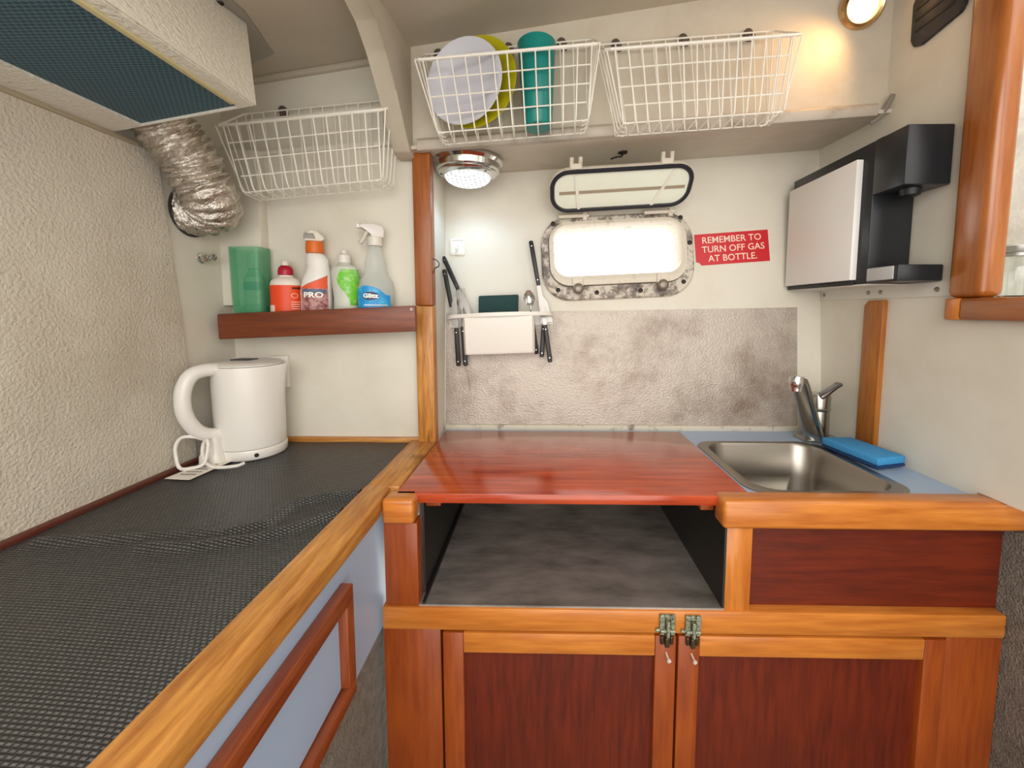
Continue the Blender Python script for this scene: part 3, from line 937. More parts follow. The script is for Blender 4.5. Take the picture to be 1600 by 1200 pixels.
cutlery('knife', (0.024, 0.184), (0.010, 0.286), 0.045, 0.040, 0.050, 'table_knife', 'utensil hanging handle down at the far right of the rack, lowest handle', 'knife')
bm = B(); tube(bm, [W(-0.2185, 0.30, 0.016), W(-0.212, 0.165, 0.016), W(-0.199, 0.103, 0.012)], 0.0009, 6)
obj('skewer', bm, STEELD, at=W(-0.212, 0.165, 0.016), label='thin wire skewer hanging below the fork handles', cat='skewer')

# ================================================================== RIGHT BULKHEAD
cm = thing('drinks_machine', (0.73, 1.0, 1.285), 'black wall-side drinks machine with a large white side panel', 'drinks machine')
MB = plain('machine_black', '#222427', 0.32, bmp=(260, 0.05, 0.001))
bm = box(B(), (0.690, 0.906, 1.286), (0.777, 1.186, 1.579), 0.003)
obj('body', bm, MB, cm)
bm = box(B(), (0.690, 0.829, 1.468), (0.777, 0.908, 1.579), 0.003)
hd = obj('brewing_head', bm, MB, cm)
bm = B(); lathe(bm, [(0.018, 1.467), (0.016, 1.455), (0.010, 1.452)], 20, c=(0.728, 0.860, 0)); 
obj('spout', bm, BLACK, hd)
bm = box(B(), (0.690, 0.829, 1.286), (0.777, 0.908, 1.318), 0.003)
tr = obj('drip_tray', bm, MB, cm)
bm = box(B(), (0.6875, 0.838, 1.290), (0.6905, 0.904, 1.316), 0.001)
obj('tray_plate', bm, plain('silver_grey_plastic', '#b4b6b6', 0.4), tr, label='silver grey plate on the drip tray side')
bm = box(B(), (0.676, 0.936, 1.295), (0.6905, 1.180, 1.551), 0.0015)
obj('side_panel', bm, plain('machine_white', '#e9e7e4', 0.4), cm, label='large flat white panel')
bm = box(B(), (0.686, 0.942, 1.2845), (0.70, 1.184, 1.294), 0.001)
obj('foot_strip', bm, BLACK, cm)
bm = box(B(), (0.70, 0.90, 1.579), (0.725, 0.918, 1.584), 0.001)
obj('latch', bm, BLACK, cm)

br = thing('shelf_bracket', (0.77, 1.0, 1.255), 'white metal angle bracket under the drinks machine, screwed to the bulkhead', 'bracket')
bm = B()
box(bm, (0.776, 0.812, 1.256), (0.7805, 1.178, 1.285), 0.0006, 1)
box(bm, (0.690, 0.905, 1.2825), (0.780, 1.18, 1.285), 0.0006, 1)
obj('angle_strip', bm, plain('white_aluminium', '#d8d4ca', 0.4), br)
for y in (1.165, 1.01, 0.975, 0.838):
    bm = B(); lathe(bm, [(0.005, 0), (0.0045, 0.002), (0.002, 0.003)], 12, mtx=toward((0.776, y, 1.270), (-1, 0, 0)))
    obj('screw', bm, SCREW, br)

fr_ = thing('pass_through_frame', (0.77, 0.75, 1.21), 'varnished wooden frame around the opening in the right bulkhead', 'wooden frame')
bm = box(B(), (0.758, 0.737, 1.2515), (0.80, 0.803, 2.08), 0.012, 3)
obj('stile', bm, framew('z'), fr_)
bm = box(B(), (0.758, 0.200, 1.211), (0.80, 0.775, 1.2515), 0.006, 2)
obj('sill', bm, framew('y'), fr_)
bm = box(B(), (0.758, 0.775, 1.211), (0.80, 0.803, 1.2515), 0.004, 2)
obj('corner_block', bm, teak('z'), fr_)

jar = thing('glass_jar', (0.945, 0.878, 1.25), 'clear glass jar with a metal screw lid behind the wooden sill', 'jar')
jc = (0.962, 0.872, 1.2505)
bm = B(); lathe(bm, [(0.0, 0.001), (0.036, 0.001), (0.040, 0.006), (0.041, 0.06), (0.038, 0.074), (0.030, 0.083), (0.029, 0.088), (0.027, 0.088), (0.0275, 0.082), (0.0355, 0.072), (0.0385, 0.06), (0.0375, 0.008), (0.0, 0.004)], 36, c=jc, cap0=False, cap1=False)
obj('jar_body', bm, plain('clear_glass', '#f2f6f4', 0.03, trans=1.0, ior=1.45), jar)
bm = B(); lathe(bm, [(0.029, 0.086), (0.033, 0.086), (0.033, 0.092), (0.0315, 0.093), (0.033, 0.095), (0.033, 0.106), (0.030, 0.109), (0.0, 0.109)], 36, c=jc, cap0=True, cap1=False)
obj('jar_lid', bm, plain('jar_lid_grey', '#9b9a95', 0.35, 0.8), jar)

bp = thing('speaker_plate', (0.776, 0.885, 1.775), 'black plastic plate with cut corners high on the right bulkhead', 'plastic plate')
bm = B()
out_ = [(0.835, 1.778), (0.915, 1.768), (0.932, 1.774), (0.940, 1.790), (0.940, 1.862), (0.925, 1.885), (0.850, 1.895), (0.828, 1.88), (0.826, 1.79)]
prism(bm, [(0.7715, y, z) for y, z in out_], (0.0085, 0, 0), 0.003)
obj('plate', bm, plain('plate_black', '#2c2b30', 0.45, mott=('#3d3c42', 60, 0.5, 0.7)), bp)
for k in range(3):
    z = 1.800 + k * 0.022
    bm = B(); box(bm, (0.770, 0.845, z), (0.7725, 0.93, z + 0.008), 0.001)
    obj('grille_bar', bm, plain('plate_dark', '#1d1c20', 0.5), bp)

# ================================================================== LEFT COUNTER
lcn = thing('side_counter', (-0.5, 0.3, 0.6), 'long side counter with a worn oak edge and pale blue front', 'counter')
bm = box(B(), (-0.764, -0.4, 0.865), (-0.324, 1.03, 0.893))
obj('worktop', bm, BLUEP, lcn)
bm = B()
sec = []
for a in range(0, 91, 15): sec.append((-0.292 + 0.012 * math.sin(R(a)), 0.893 + 0.012 * math.cos(R(a))))
sec = [(-0.326, 0.864), (-0.326, 0.903), (-0.322, 0.905)] + sec + [(-0.280, 0.872), (-0.286, 0.864)]
loft(bm, [[(x, -0.4, z) for x, z in sec], [(x, 0.742, z) for x, z in sec]])
obj('edge_trim', bm, oak('y'), lcn)
bm = box(B(), (-0.326, 0.743, 0.866), (-0.2635, 1.028, 0.9035), 0.003)
obj('edge_trim', bm, oak('y'), lcn)
bm = box(B(), (-0.306, -0.4, 0.652), (-0.290, 0.770, 0.868))
obj('front_panel', bm, BLUEP, lcn)
dr = thing('x', (0, 0, 0), None, None) if False else None
bm = box(B(), (-0.2895, -0.4, 0.69), (-0.2855, 0.545, 0.82))
door = obj('locker_door', bm, BLUEP, lcn)
DW = lambda a: wood('locker_frame', '#702c10', '#a4562a', a, 0.4, 0.1, 9)
bm = box(B(), (-0.290, -0.4, 0.812), (-0.272, 0.566, 0.836), 0.002); obj('rail', bm, DW('y'), door)
bm = box(B(), (-0.290, -0.4, 0.668), (-0.272, 0.566, 0.688), 0.002); obj('rail', bm, DW('y'), door)
bm = box(B(), (-0.290, 0.546, 0.6885), (-0.2725, 0.566, 0.8115), 0.001); obj('stile', bm, DW('z'), door)

# black anti-slip mat with its two ridges
bm = B()
nx, ny = 110, 330
X0, X1, Y0, Y1 = -0.749, -0.3285, -0.38, 1.016
ra = [V(p) for p in ((-0.72, 0.556), (-0.604, 0.570), (-0.47, 0.585), (-0.43, 0.612), (-0.425, 0.680), (-0.39, 0.706), (-0.33, 0.722))]
rb = [V(p) for p in ((-0.56, 0.548), (-0.49, 0.552), (-0.42, 0.572), (-0.381, 0.602), (-0.33, 0.651))]
def dseg(p, pts):
    best = 9
    for a, b in zip(pts, pts[1:]):
        t = max(0, min(1, (p - a).dot(b - a) / (b - a).length_squared))
        best = min(best, (p - (a + (b - a) * t)).length)
    return best
grid = []
for j in range(ny + 1):
    row = []
    y = Y0 + (Y1 - Y0) * j / ny
    for i in range(nx + 1):
        x = X0 + (X1 - X0) * i / nx
        p = V((x, y))
        h = 0.0
        if 0.45 < y < 0.8:
            h = 0.0085 * math.exp(-(dseg(p, ra) / 0.012) ** 2) + 0.0075 * math.exp(-(dseg(p, rb) / 0.011) ** 2)
        h += 0.0006 * math.sin(x * 31 + y * 13) * math.sin(y * 17) + 0.0006
        row.append(bm.verts.new((x, y, 0.8965 + h)))
    grid.append(row)
for j in range(ny):
    for i in range(nx):
        bm.faces.new((grid[j][i], grid[j][i + 1], grid[j + 1][i + 1], grid[j + 1][i]))
edge = [e for e in bm.edges if e.is_boundary]
ext = bmesh.ops.extrude_edge_only(bm, edges=edge)
for v in [g for g in ext['geom'] if isinstance(g, bmesh.types.BMVert)]: v.co.z = 0.8935
obj('anti_slip_mat', bm, mat_mesh(), at=(-0.54, 0.3, 0.893), label='black mesh anti-slip mat rumpled across the side counter', cat='mat')

# ================================================================== KETTLE
kc = V((-0.676, 0.938, 0.8985))
ke = thing('electric_kettle', kc, 'white plastic electric kettle with a big loop handle on the black mat', 'kettle')
KW = plain('kettle_white', '#e6e2dc', 0.3, coat=0.2)
bm = B()
lathe(bm, [(0.0, 0.0), (0.068, 0.0), (0.0705, 0.003), (0.0715, 0.020), (0.070, 0.0225), (0.0, 0.0225)], 48, c=kc, cap0=False, cap1=False)
kb = obj('kettle_base', bm, KW, ke)
bm = B(); lathe(bm, [(0.0045, 0), (0.0045, 0.001)], 12, mtx=toward(kc + V((0.0465, -0.0543, 0.011)), (0.65, -0.76, 0)))
obj('base_notch', bm, BLACK, kb)
bm = B()
prof = [(0.0690, 0.0235), (0.0695, 0.026), (0.0700, 0.06), (0.0710, 0.13), (0.0715, 0.198), (0.0705, 0.206)]
n = 64
rings = []
for r_, z_ in prof:
    ring = []
    for i in range(n):
        a = 2 * math.pi * i / n
        # pouring lip grows out towards the right at the top
        da = abs((a - R(12) + math.pi) % (2 * math.pi) - math.pi)
        lip = 0.012 * max(0, 1 - da / 0.42) * max(0, (z_ - 0.13) / 0.075)
        ring.append(kc + V(((r_ + lip) * math.cos(a), (r_ + lip) * math.sin(a), z_ + 0.12 * lip)))
    rings.append(ring)
loft(bm, rings)
obj('kettle_body', bm, KW, ke)
bm = B()
lathe(bm, [(0.0, 0.207), (0.070, 0.207), (0.071, 0.210), (0.064, 0.214), (0.03, 0.217), (0.0, 0.2175)], 48, c=kc, cap0=False, cap1=False)
kl = obj('kettle_lid', bm, KW, ke)
bm = B(); prism(bm, [kc + V(p) for p in ((-0.030, -0.016, 0.2155), (0.014, -0.020, 0.2155), (0.018, 0.012, 0.2155), (-0.026, 0.016, 0.2155))], (0, 0, 0.004), 0.0015)
obj('lid_button', bm, plain('dark_grey_button', '#3f4046', 0.4), kl, label='dark grey lid button')
hdv = V((-0.48, -0.877, 0))
hp_ = [(0.060, 0.202), (0.085, 0.203), (0.108, 0.196), (0.122, 0.174), (0.127, 0.143), (0.123, 0.110), (0.108, 0.080), (0.088, 0.064), (0.066, 0.060)]
bm = B(); tube(bm, smooth_path([kc + hdv * a + V((0, 0, z)) for a, z in hp_], 5), 0.0145, 14, flat=1.15)
obj('kettle_handle', bm, KW, ke)
bm = B(); loft(bm, [[kc + hdv * 0.076 + V((x, y, z)) for x, y in rr(w, w, w * 0.6, 5)] for w, z in ((0.025, 0.002), (0.024, 0.018), (0.019, 0.028), (0.016, 0.058))])
obj('rear_foot', bm, KW, ke)
bm = B()
cpts = [(-0.700, 0.868, 0.935), (-0.716, 0.850, 0.955), (-0.728, 0.836, 0.965), (-0.744, 0.826, 0.966), (-0.752, 0.820, 0.950), (-0.751, 0.818, 0.928), (-0.742, 0.815, 0.906), (-0.722, 0.818, 0.9045), (-0.700, 0.825, 0.912), (-0.697, 0.835, 0.940), (-0.702, 0.840, 0.957), (-0.712, 0.842, 0.948), (-0.712, 0.838, 0.928), (-0.700, 0.832, 0.910), (-0.675, 0.826, 0.9035), (-0.640, 0.835, 0.9035), (-0.632, 0.848, 0.905)]
tube(bm, smooth_path(cpts, 8), 0.0035, 9)
obj('power_cord', bm, plain('white_cord', '#e4dfd8', 0.35), ke, label='white looped power cord')
bm = B(); prism(bm, [(-0.738, 0.775, 0.9000), (-0.684, 0.770, 0.9000), (-0.672, 0.880, 0.9015), (-0.722, 0.892, 0.9015)], (0, 0, 0.0006))
tg = obj('paper_tag', bm, plain('paper', '#e4ddd2', 0.7), ke, label='white printed paper tag')
bm = B()
for k in range(5):
    y = 0.792 + k * 0.014
    box(bm, (-0.722, y, 0.9018), (-0.690, y + 0.003, 0.9021))
obj('tag_print', bm, plain('tag_ink', '#77716a', 0.7), tg)

so_ = thing('wall_socket', (-0.648, 1.03, 1.04), 'white wall socket half hidden behind the kettle spout', 'socket')
bm = box(B(), (-0.680, 1.018, 1.036), (-0.634, 1.0305, 1.116), 0.003); obj('face_plate', bm, WPLAST, so_)
bm = box(B(), (-0.648, 1.014, 1.085), (-0.636, 1.019, 1.103), 0.001); obj('switch', bm, WPLAST, so_)

kn = thing('coat_hook', (-0.772, 0.952, 1.347), 'small chrome double hook on the white wall below the duct', 'hook')
bm = B(); lathe(bm, [(0.013, 0), (0.012, 0.003), (0.006, 0.005), (0.005, 0.018), (0.0, 0.018)], 18, mtx=toward((-0.772, 0.942, 1.347), (1, 0, 0)), cap1=False)
obj('hook_base', bm, CHROME, kn)
for dy in (-0.012, 0.012):
    bm = B(); lathe(bm, [(0.0, -0.009), (0.006, -0.007), (0.0085, 0), (0.006, 0.007), (0.0, 0.009)], 16, c=(-0.754, 0.942 + dy, 1.347 + dy * 0.2), cap0=False, cap1=False)
    obj('hook_ball', bm, CHROME, kn)

# ================================================================== BOTTLE SHELF
shf = thing('wall_shelf', (-0.51, 0.99, 1.16), 'dark wooden wall shelf with a deep front lip, carrying cleaning bottles', 'shelf')
st_ = math.tan(R(2.4))
def shz(x, z): return z + (x + 0.518) * st_
bm = B()
prism(bm, [(x, 0.946, shz(x, z)) for x, z in ((-0.748, 1.171), (-0.288, 1.171), (-0.288, 1.230), (-0.748, 1.230))], (0, 0.014, 0), 0.003)
fl = obj('front_lip', bm, shelfw('x'), shf)
bm = B(); lathe(bm, [(0.004, 0), (0.0035, 0.0015)], 10, mtx=toward((-0.296, 0.946, 1.231), (0, -1, 0))); obj('screw', bm, SCREW, fl)
bm = B()
prism(bm, [(x, 0.960, shz(x, z)) for x, z in ((-0.748, 1.180), (-0.309, 1.180), (-0.309, 1.2195), (-0.748, 1.2195))], (0, 0.070, 0))
obj('shelf_board', bm, shelfw('x'), shf)


def cb(x): return V((x, 0.996, shz(x, 1.2202)))


def patch(bm, c, rx, ry, a0, a1, z0, z1, rad=1.02, n=14, shear=0.0, top=None):
    """curved label lying just over an oval bottle; angles in degrees, -90 faces the room"""
    lo_, hi_ = [], []
    for i in range(n + 1):
        t = i / n
        a = R(a0 + (a1 - a0) * t)
        x, y = rx * rad * math.cos(a), ry * rad * math.sin(a)
        zt = z1 if top is None else z0 + (z1 - z0) * top(t)
        lo_.append(c + V((x, y, z0))); hi_.append(c + V((x, y, zt)))
    rs = [[bm.verts.new(p) for p in lo_], [bm.verts.new(p) for p in hi_]]
    for i in range(n): bm.faces.new([rs[0][i], rs[0][i + 1], rs[1][i + 1], rs[1][i]])


def on_bottle(c, rx, ry, rad, ang, z):
    """maps flat lettering round an oval bottle"""
    rm = (rx + ry) / 2
    def fn(x, y):
        a = R(ang) + x / rm
        return c + V((rx * rad * math.cos(a), ry * rad * math.sin(a), z + y))
    return fn


# green translucent tub with a clear bottle standing in it
c = cb(-0.697)
bm = B()
loft(bm, [[c + V((x * k, y * k, z)) for x, y in rr(0.043, 0.030, 0.012, 5)] for k, z in ((0.94, 0), (0.97, 0.004), (1.0, 0.06), (1.02, 0.208), (0.96, 0.208), (0.94, 0.06), (0.90, 0.006))])
obj('storage_tub', bm, plain('green_translucent_plastic', '#4fae7c', 0.3, alpha=0.42), at=c, label='green translucent plastic tub at the left end of the bottle shelf', cat='tub').scale = (0.86, 0.86, 0.79)
c2 = c + V((0.008, 0, 0.007))
sb = thing('soap_bottle', c2, 'clear bottle with a pale label standing inside the green tub', 'bottle')
sb.scale = (0.9, 0.9, 0.83)
bm = B(); lathe(bm, [(0.0, 0), (0.024, 0), (0.026, 0.004), (0.026, 0.095), (0.022, 0.112), (0.013, 0.122), (0.0125, 0.13), (0.0, 0.13)], 28, c=c2, sy=0.85, cap0=False, cap1=False)
obj('bottle_body', bm, plain('pale_clear_plastic', '#b9cdbd', 0.2, alpha=0.55), sb)
bm = B(); lathe(bm, [(0.0, 0.131), (0.015, 0.131), (0.015, 0.17), (0.012, 0.176), (0.0, 0.176)], 24, c=c2, cap0=False, cap1=False)
obj('bottle_cap', bm, plain('misty_white', '#cdd8cd', 0.35), sb)
bm = B(); patch(bm, c2, 0.026, 0.0221, -160, -20, 0.030, 0.105); obj('bottle_label', bm, plain('pale_grey_label', '#b6b9b0', 0.5), sb, recalc=False)
bm = B(); patch(bm, c2, 0.026, 0.0221, -158, -25, 0.068, 0.092, 1.035); obj('label_band', bm, plain('slate_band', '#5d6c7c', 0.5), sb, recalc=False)

# red and white squeeze bottle
c = cb(-0.613)
sq = thing('squeeze_bottle', c, 'orange-red squeeze bottle with a red cap, white nozzle tip and white shoulder', 'bottle')
sq.scale = (0.98, 0.98, 0.76); sq.rotation_euler.z = R(14)
bm = B(); lathe(bm, [(0.0, 0), (0.033, 0), (0.0355, 0.004), (0.0355, 0.098), (0.033, 0.108), (0.026, 0.116), (0.017, 0.121), (0.016, 0.126), (0.0, 0.126)], 32, c=c, sy=0.8, cap0=False, cap1=False)
obj('bottle_body', bm, plain('bottle_white', '#e4ddd2', 0.35), sq)
bm = B(); lathe(bm, [(0.0, 0.1265), (0.0165, 0.1265), (0.0168, 0.140), (0.0150, 0.150), (0.0098, 0.156), (0.0, 0.156)], 24, c=c, cap0=False, cap1=False)
obj('bottle_cap', bm, plain('cap_red', '#ad1530', 0.35), sq)
bm = B(); lathe(bm, [(0.0, 0.1565), (0.0095, 0.1565), (0.0085, 0.168), (0.006, 0.171), (0.0, 0.171)], 20, c=c, cap0=False, cap1=False)
obj('nozzle_tip', bm, plain('bottle_white', '#e4ddd2'), sq)
bm = B(); patch(bm, c, 0.0355, 0.0284, -185, 5, 0.005, 0.094); lb = obj('bottle_label', bm, plain('label_orange_red', '#e2481c', 0.4), sq, label='orange-red label', recalc=False)
bm = B()
patch(bm, c, 0.0355, 0.0284, -58, -15, 0.082, 0.088, 1.035)
obj('label_heading', bm, plain('label_dark_print', '#5a1c14', 0.5), lb, recalc=False)
bm = B()
for k in range(4): patch(bm, c, 0.0355, 0.0284, -62, -22, 0.020 + k * 0.007, 0.022 + k * 0.007, 1.035)
obj('label_print', bm, plain('label_pale_print', '#f0d8c8', 0.5), lb, recalc=False)
bm = B()
for i in range(18):
    a0, a1 = 2 * math.pi * i / 18, 2 * math.pi * (i + 1) / 18
    f = on_bottle(c, 0.0355, 0.0284, 1.035, -48, 0.062)
    vs = [bm.verts.new(f(math.cos(a) * r_, math.sin(a) * r_)) for a, r_ in ((a0, 0.0075), (a1, 0.0075), (a1, 0.0062), (a0, 0.0062))]
    bm.faces.new(vs)
obj('label_emblem', bm, plain('label_pale_print', '#f0d8c8', 0.5), lb, recalc=False)
bm = B()
patch(bm, c, 0.0355, 0.0284, -172, -122, 0.012, 0.032, 1.03)
obj('label_patch', bm, plain('label_pale_print', '#f0d8c8', 0.5), lb, recalc=False)


def trigger(c, z, mat_body, mat_trig, root, s=1.0, face=-1):
    """spray head: housing with a nozzle pointing left (face=-1), trigger below it"""
    bm = B()
    pts = [(0.020, 0.0), (0.021, 0.018), (0.016, 0.030), (-0.006, 0.034), (-0.030, 0.032), (-0.034, 0.030), (-0.034, 0.020), (-0.014, 0.018), (-0.010, 0.0)]
    prism(bm, [c + V((x * s, -0.010 * s, z + zz * s)) for x, zz in pts], (0, 0.020 * s, 0), 0.004 * s)
    h = obj('spray_head', bm, mat_body, root)
    bm = B(); box(bm, c + V((-0.040 * s, -0.007 * s, z + 0.021 * s)), c + V((-0.033 * s, 0.007 * s, z + 0.032 * s)), 0.0015)
    obj('spray_nozzle', bm, mat_body, h)
    bm = B(); tube(bm, smooth_path([c + V((x * s, 0, z + zz * s)) for x, zz in ((-0.012, 0.018), (-0.020, 0.008), (-0.026, -0.006), (-0.034, -0.016))], 4), [0.005 * s] * 13, 8, flat=1.3)
    obj('trigger', bm, mat_trig, h)
    return h


# white spray bottle with orange collar
c = cb(-0.540)
s3 = thing('spray_bottle', c, 'white spray bottle with an orange collar and a flower-patterned label', 'spray bottle')
s3.scale = (1, 1, 0.92); s3.rotation_euler.z = R(22)
BW = plain('bottle_white_gloss', '#e6e3dd', 0.3)
bm = B()
prof = [(0.032, 0.0, 0), (0.0345, 0.004, 0), (0.0345, 0.060, 0), (0.033, 0.090, 0.003), (0.027, 0.112, 0.006), (0.0235, 0.125, 0.006), (0.0245, 0.140, 0.005), (0.020, 0.152, 0.002), (0.016, 0.157, 0.001)]
loft(bm, [[c + V((off + r_ * math.cos(2 * math.pi * i / 32), 0.72 * r_ * math.sin(2 * math.pi * i / 32), z_)) for i in range(32)] for r_, z_, off in prof])
obj('bottle_body', bm, BW, s3)
bm = B(); lathe(bm, [(0.0, 0.1575), (0.0195, 0.1575), (0.020, 0.170), (0.0185, 0.186), (0.0, 0.186)], 28, c=c, cap0=False, cap1=False)
obj('collar', bm, plain('collar_orange', '#d8691c', 0.4), s3, label='orange collar')
bm = B()
prism(bm, [c + V((x, -0.011, z)) for x, z in ((-0.020, 0.1865), (0.016, 0.1865), (0.024, 0.194), (0.018, 0.203), (0.004, 0.216), (-0.004, 0.210), (-0.021, 0.207), (-0.023, 0.196))], (0, 0.022, 0), 0.004)
obj('spray_head', bm, plain('spray_head_cream', '#ddd4c6', 0.35), s3)
bm = B(); prism(bm, [c + V((x, -0.0135, z)) for x, z in ((-0.022, 0.193), (0.004, 0.193), (0.0, 0.206), (-0.020, 0.2055))], (0, 0.003, 0), 0.001)
obj('nozzle_cap', bm, plain('spray_grey', '#8f8a82', 0.4), s3)
bm = B(); patch(bm, c, 0.0345, 0.0248, -150, -42, 0.006, 0.100, 1.02, 14, top=lambda t: 0.66 + 0.34 * t)
lb = obj('bottle_label', bm, plain('label_pink_red', '#b98a86', 0.45, mott=('#7c3c3a', 90, 0.45, 0.62)), s3, recalc=False)
bm = B(); patch(bm, c, 0.0345, 0.0248, -148, -46, 0.066, 0.098, 1.035, 14, top=lambda t: 0.05 + 0.95 * t); obj('label_flash', bm, plain('flash_orange', '#e0572a', 0.45), lb, recalc=False)
bm = B(); patch(bm, c, 0.0345, 0.0248, -140, -50, 0.052, 0.064, 1.036, 12); obj('label_band', bm, plain('label_navy', '#59607c', 0.45), lb, recalc=False)
bm = B(); text(bm, 'PRO', 0.019, on_bottle(c, 0.0345, 0.0248, 1.06, -98, 0.049), 0.0006)
obj('lettering', bm, plain('print_white', '#f4f1ec', 0.5), lb, recalc=False)

# green and white bottle
c = cb(-0.470)
s4 = thing('dish_soap_bottle', c, 'white bottle with a bright green wave on its label and a white flip cap', 'bottle')
s4.scale = (1, 1, 0.88)
bm = B(); lathe(bm, [(0.0, 0), (0.028, 0), (0.030, 0.004), (0.027, 0.040), (0.031, 0.085), (0.032, 0.110), (0.027, 0.124), (0.014, 0.131), (0.013, 0.134), (0.0, 0.134)], 32, c=c, sy=0.72, cap0=False, cap1=False)
obj('bottle_body', bm, plain('milky_plastic', '#d9ddd0', 0.3, trans=0.15), s4)
bm = B(); lathe(bm, [(0.0, 0.1345), (0.0145, 0.1345), (0.0145, 0.155), (0.008, 0.160), (0.007, 0.168), (0.0, 0.170)], 24, c=c, cap0=False, cap1=False)
obj('flip_cap', bm, plain('cap_white', '#dcd9d0', 0.35), s4)
bm = B()
n = 16; rows = []
for i in range(n + 1):
    z = 0.008 + 0.108 * i / n
    prof_r = 0.030 if z < 0.01 else 0.0285 + 0.004 * math.sin((z - 0.03) * 32)
    a_l = -78 + 26 * math.sin(z * 48 + 0.4)
    row = []
    for j in range(9):
        a = R(a_l + (12 - a_l) * j / 8)
        rr2 = max(prof_r, 0.0) * 1.045
        row.append(bm.verts.new(c + V((rr2 * math.cos(a), rr2 * 0.72 * math.sin(a), z))))
    rows.append(row)
for i in range(n):
    for j in range(8): bm.faces.new((rows[i][j], rows[i][j + 1], rows[i + 1][j + 1], rows[i + 1][j]))
lb = obj('bottle_label', bm, plain('label_green', '#6cc32c', 0.4, mott=('#9fcf84', 60, 0.5, 0.6)), s4, label='bright green wave-edged label', recalc=False)

# clear spray bottle with blue label
c = cb(-0.395)
s5 = thing('spray_bottle', c, 'clear spray bottle with a white trigger and a blue label reading Glitz', 'spray bottle')
s5.scale = (1, 1, 0.92); s5.rotation_euler.z = R(26)
bm = B(); lathe(bm, [(0.0, 0), (0.038, 0), (0.041, 0.004), (0.042, 0.058), (0.038, 0.078), (0.028, 0.094), (0.0245, 0.112), (0.0235, 0.126), (0.017, 0.150), (0.0145, 0.168), (0.0, 0.168)], 36, c=c, sy=0.68, cap0=False, cap1=False)
obj('bottle_body', bm, plain('clear_bottle_plastic', '#d5dcd8', 0.12, alpha=0.38), s5)
bm = B(); lathe(bm, [(0.0, 0.1685), (0.0165, 0.1685), (0.0165, 0.190), (0.0, 0.190)], 24, c=c + V((0.0, 0, 0)), cap0=False, cap1=False)
obj('collar', bm, plain('cap_white', '#dcd9d0'), s5)
trigger(c, 0.190, plain('trigger_white', '#e2deda', 0.3), plain('trigger_cream', '#d3ccc2', 0.35), s5, 1.0)
bm = B(); patch(bm, c, 0.042, 0.0286, -172, -48, 0.004, 0.066, 1.02, 16, top=lambda t: 0.62 + 0.38 * math.sin(math.pi * min(1, t * 1.05 + 0.1)) ** 0.7)
lb = obj('bottle_label', bm, plain('label_blue', '#1f8fd0', 0.35, mott=('#49b2e2', 40, 0.5, 0.65)), s5, recalc=False)
bm = B()
f = on_bottle(c, 0.042, 0.0286, 1.035, -112, 0.040)
vs = [bm.verts.new(f(0.0165 * math.cos(2 * math.pi * i / 32), 0.0105 * math.sin(2 * math.pi * i / 32))) for i in range(32)]
ce = bm.verts.new(f(0, 0))
for i in range(32): bm.faces.new((ce, vs[i], vs[(i + 1) % 32]))
obj('label_oval', bm, plain('oval_navy', '#16224e', 0.35), lb, recalc=False)
bm = B(); text(bm, 'Glitz', 0.0150, on_bottle(c, 0.042, 0.0286, 1.055, -112, 0.040), 0.0006)
patch(bm, c, 0.042, 0.0286, -135, -60, 0.016, 0.018, 1.04)
obj('lettering', bm, plain('print_white', '#f4f1ec'), lb, recalc=False)

# ================================================================== GALLEY CABINET
gc = thing('galley_cabinet', (0.25, 0.72, 0.0), 'mahogany galley cabinet with a steel-lined oven opening and two doors', 'cabinet')
FY = 0.700
bm = box(B(), (-0.279, FY, 0.7005), (-0.219, FY + 0.030, 0.8545), 0.002); obj('post', bm, redwood('z'), gc)
bm = box(B(), (-0.279, FY - 0.008, 0.855), (-0.222, FY + 0.034, 0.9005), 0.007, 3); obj('post_cap', bm, teak('x'), gc)
bm = box(B(), (0.3135, FY - 0.008, 0.853), (0.852, FY + 0.034, 0.9045), 0.007, 3); obj('top_rail', bm, teak('x'), gc)
bm = box(B(), (0.324, FY + 0.001, 0.6975), (0.369, FY + 0.028, 0.8528), 0.002); obj('post', bm, teak('z'), gc)
bm = box(B(), (0.3695, FY + 0.016, 0.690), (0.811, FY + 0.026, 0.853)); obj('sink_panel', bm, mahog('x'), gc)
bm = box(B(), (-0.285, FY - 0.004, 0.6565), (0.811, FY + 0.032, 0.7), 0.004); obj('middle_rail', bm, teak('x'), gc)
bm = box(B(), (-0.285, FY, 0.02), (-0.181, FY + 0.028, 0.656), 0.002); obj('stile', bm, redwood('z'), gc)
bm = box(B(), (0.714, FY, 0.02), (0.811, FY + 0.028, 0.656), 0.002); obj('stile', bm, redwood('z'), gc)
bm = box(B(), (-0.181, FY, 0.02), (0.714, FY + 0.028, 0.07), 0.002); obj('bottom_rail', bm, redwood('x'), gc)
for x0_, x1_, gap in ((-0.1765, 0.2405, 0), (0.2445, 0.7115, 1)):
    bm = box(B(), (x0_ + 0.03, FY + 0.008, 0.10), (x1_ - 0.03, FY + 0.016, 0.63)); d_ = obj('door', bm, mahog('z'), gc)
    w = 0.037
    bm = box(B(), (x0_, FY - 0.004, 0.075), (x0_ + w, FY + 0.018, 0.653), 0.0015); obj('door_stile', bm, redwood('z'), d_)
    bm = box(B(), (x1_ - w, FY - 0.004, 0.075), (x1_, FY + 0.018, 0.653), 0.0015); obj('door_stile', bm, redwood('z'), d_)
    bm = box(B(), (x0_ + w + 0.0004, FY - 0.004, 0.615), (x1_ - w - 0.0004, FY + 0.018, 0.653), 0.0015); obj('door_rail', bm, teak('x'), d_)
    bm = box(B(), (x0_ + w + 0.0004, FY - 0.004, 0.075), (x1_ - w - 0.0004, FY + 0.018, 0.113), 0.0015); obj('door_rail', bm, redwood('x'), d_)
